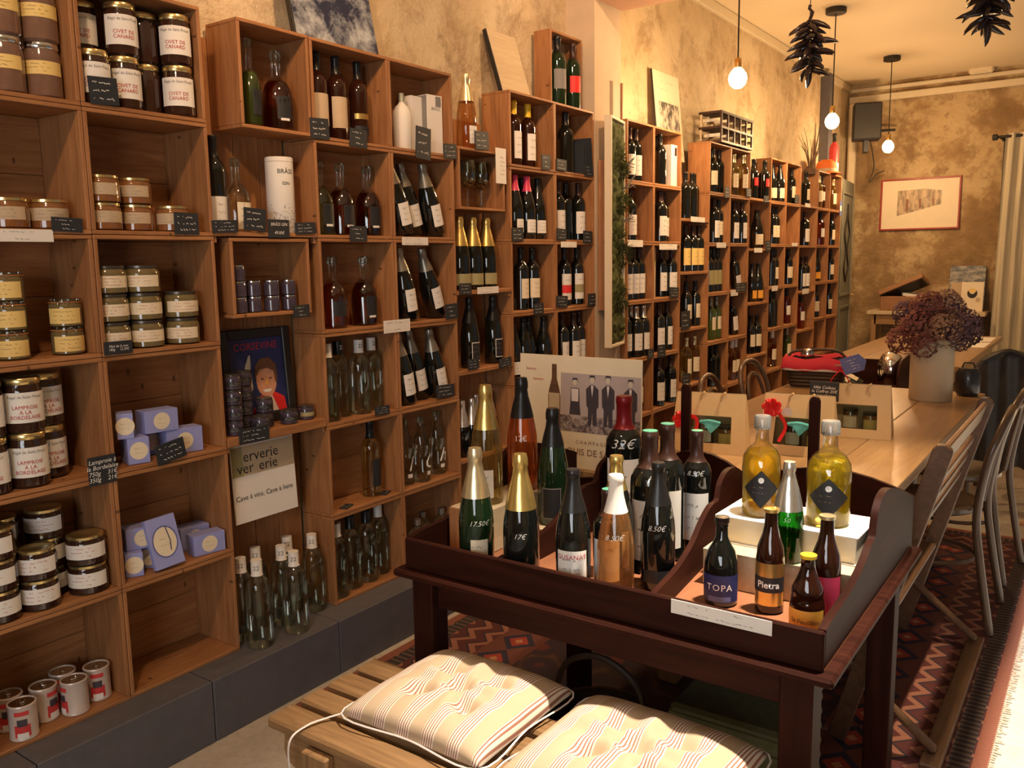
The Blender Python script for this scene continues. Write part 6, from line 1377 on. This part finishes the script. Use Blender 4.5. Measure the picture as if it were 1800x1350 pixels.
obj('printed_beard', prism(circ(0, .185, .046, .05, 20), .0006, 'x'), 'ink_black', t, (.0055, 0, 0)); obj('printed_head', prism(circ(0, .212, .034, .026, 18), .0006, 'x'), 'paper_yellow', t, (.0062, 0, 0)); obj('printed_mouth', prism(circ(0, .188, .018, .008, 12), .0006, 'x'), 'paper_cream', t, (.0066, 0, 0)); obj('printed_seal', prism(circ(.055, .12, .022, .024, 16), .0006, 'x'), 'paper_tan', t, (.0058, 0, 0))
t = thing('coast_picture', 'Grey blue coast picture leaning at the wall behind the bearded card', 'picture', (1.05, 10.02, .8855), (0, -.10, -PI / 2)); obj('canvas', box(.014, .33, .46, .001, True), 'print_coast', t); obj('white_field', box(.001, .18, .14, .0002), 'paper_tan', t, (.0076, -.06, .22))
t = thing('red_folder', 'Red folder lying on the console table beside the bearded card', 'folder', (.835, 9.84, .8855)); obj('cover', box(.17, .14, .05, .002, True), 'paper_red', t); obj('pages', box(.16, .142, .02, .001, True), 'paper_white', t, (0, 0, .051))
t = thing('blue_ball', 'Dark blue yarn ball beside the bearded card', 'ball', (.978, 9.76, .8855)); obj('ball_body', lathe([(0, 0), (.03, .008), (.05, .04), (.05, .07), (.03, .10), (0, .108)], 18), 'tag_blue', t)
for k in range(5): obj('yarn_turn', tube([(.0515 * math.cos(a * PI / 10), .0515 * math.sin(a * PI / 10), 0) for a in range(20)], .003, 4, True), 'tag_blue', t, (0, 0, .055), (k * .6, k * .4, 0))
# curtain
t = thing('curtain', 'Pale linen curtain gathered on a dark rod on the end wall', 'curtain', (1.72, 9.80, .02)); bm = bmesh.new(); n = 90; rows = []
for j in range(13):
    v = j / 12; row = []
    for i in range(n + 1):
        u = i / n; x = -.40 + .04 * (1 - v) * 0 + (.75 + .05 * (1 - v)) * u - .02 * (1 - v); y = .035 * math.sin(u * 2 * PI * 8 + .6 * math.sin(v * 3)) * (1 - .25 * v)
        row.append(bm.verts.new((x + .02 * v, y, v * 2.60)))
    rows.append(row)
for a, c in zip(rows, rows[1:]):
    for i in range(n): bm.faces.new((a[i], a[i + 1], c[i + 1], c[i]))
obj('cloth', finish(bm, True), 'curtain_cloth', t); obj('rod', tube([(-.45, 0, 2.57), (.75, 0, 2.57)], .014, 8), 'cable', t); obj('finial', lathe([(0, -.03), (.03, -.02), (.03, .02), (0, .03)], 12), 'cable', t, (-.47, 0, 2.57), (0, PI / 2, 0)); obj('bracket', box(.02, .26, .03, .002), 'cable', t, (-.42, .15, 2.57))
block('window_1', (1.30, BACK - .03, 0.9), (2.15, BACK, 2.6), 'leather_dark')
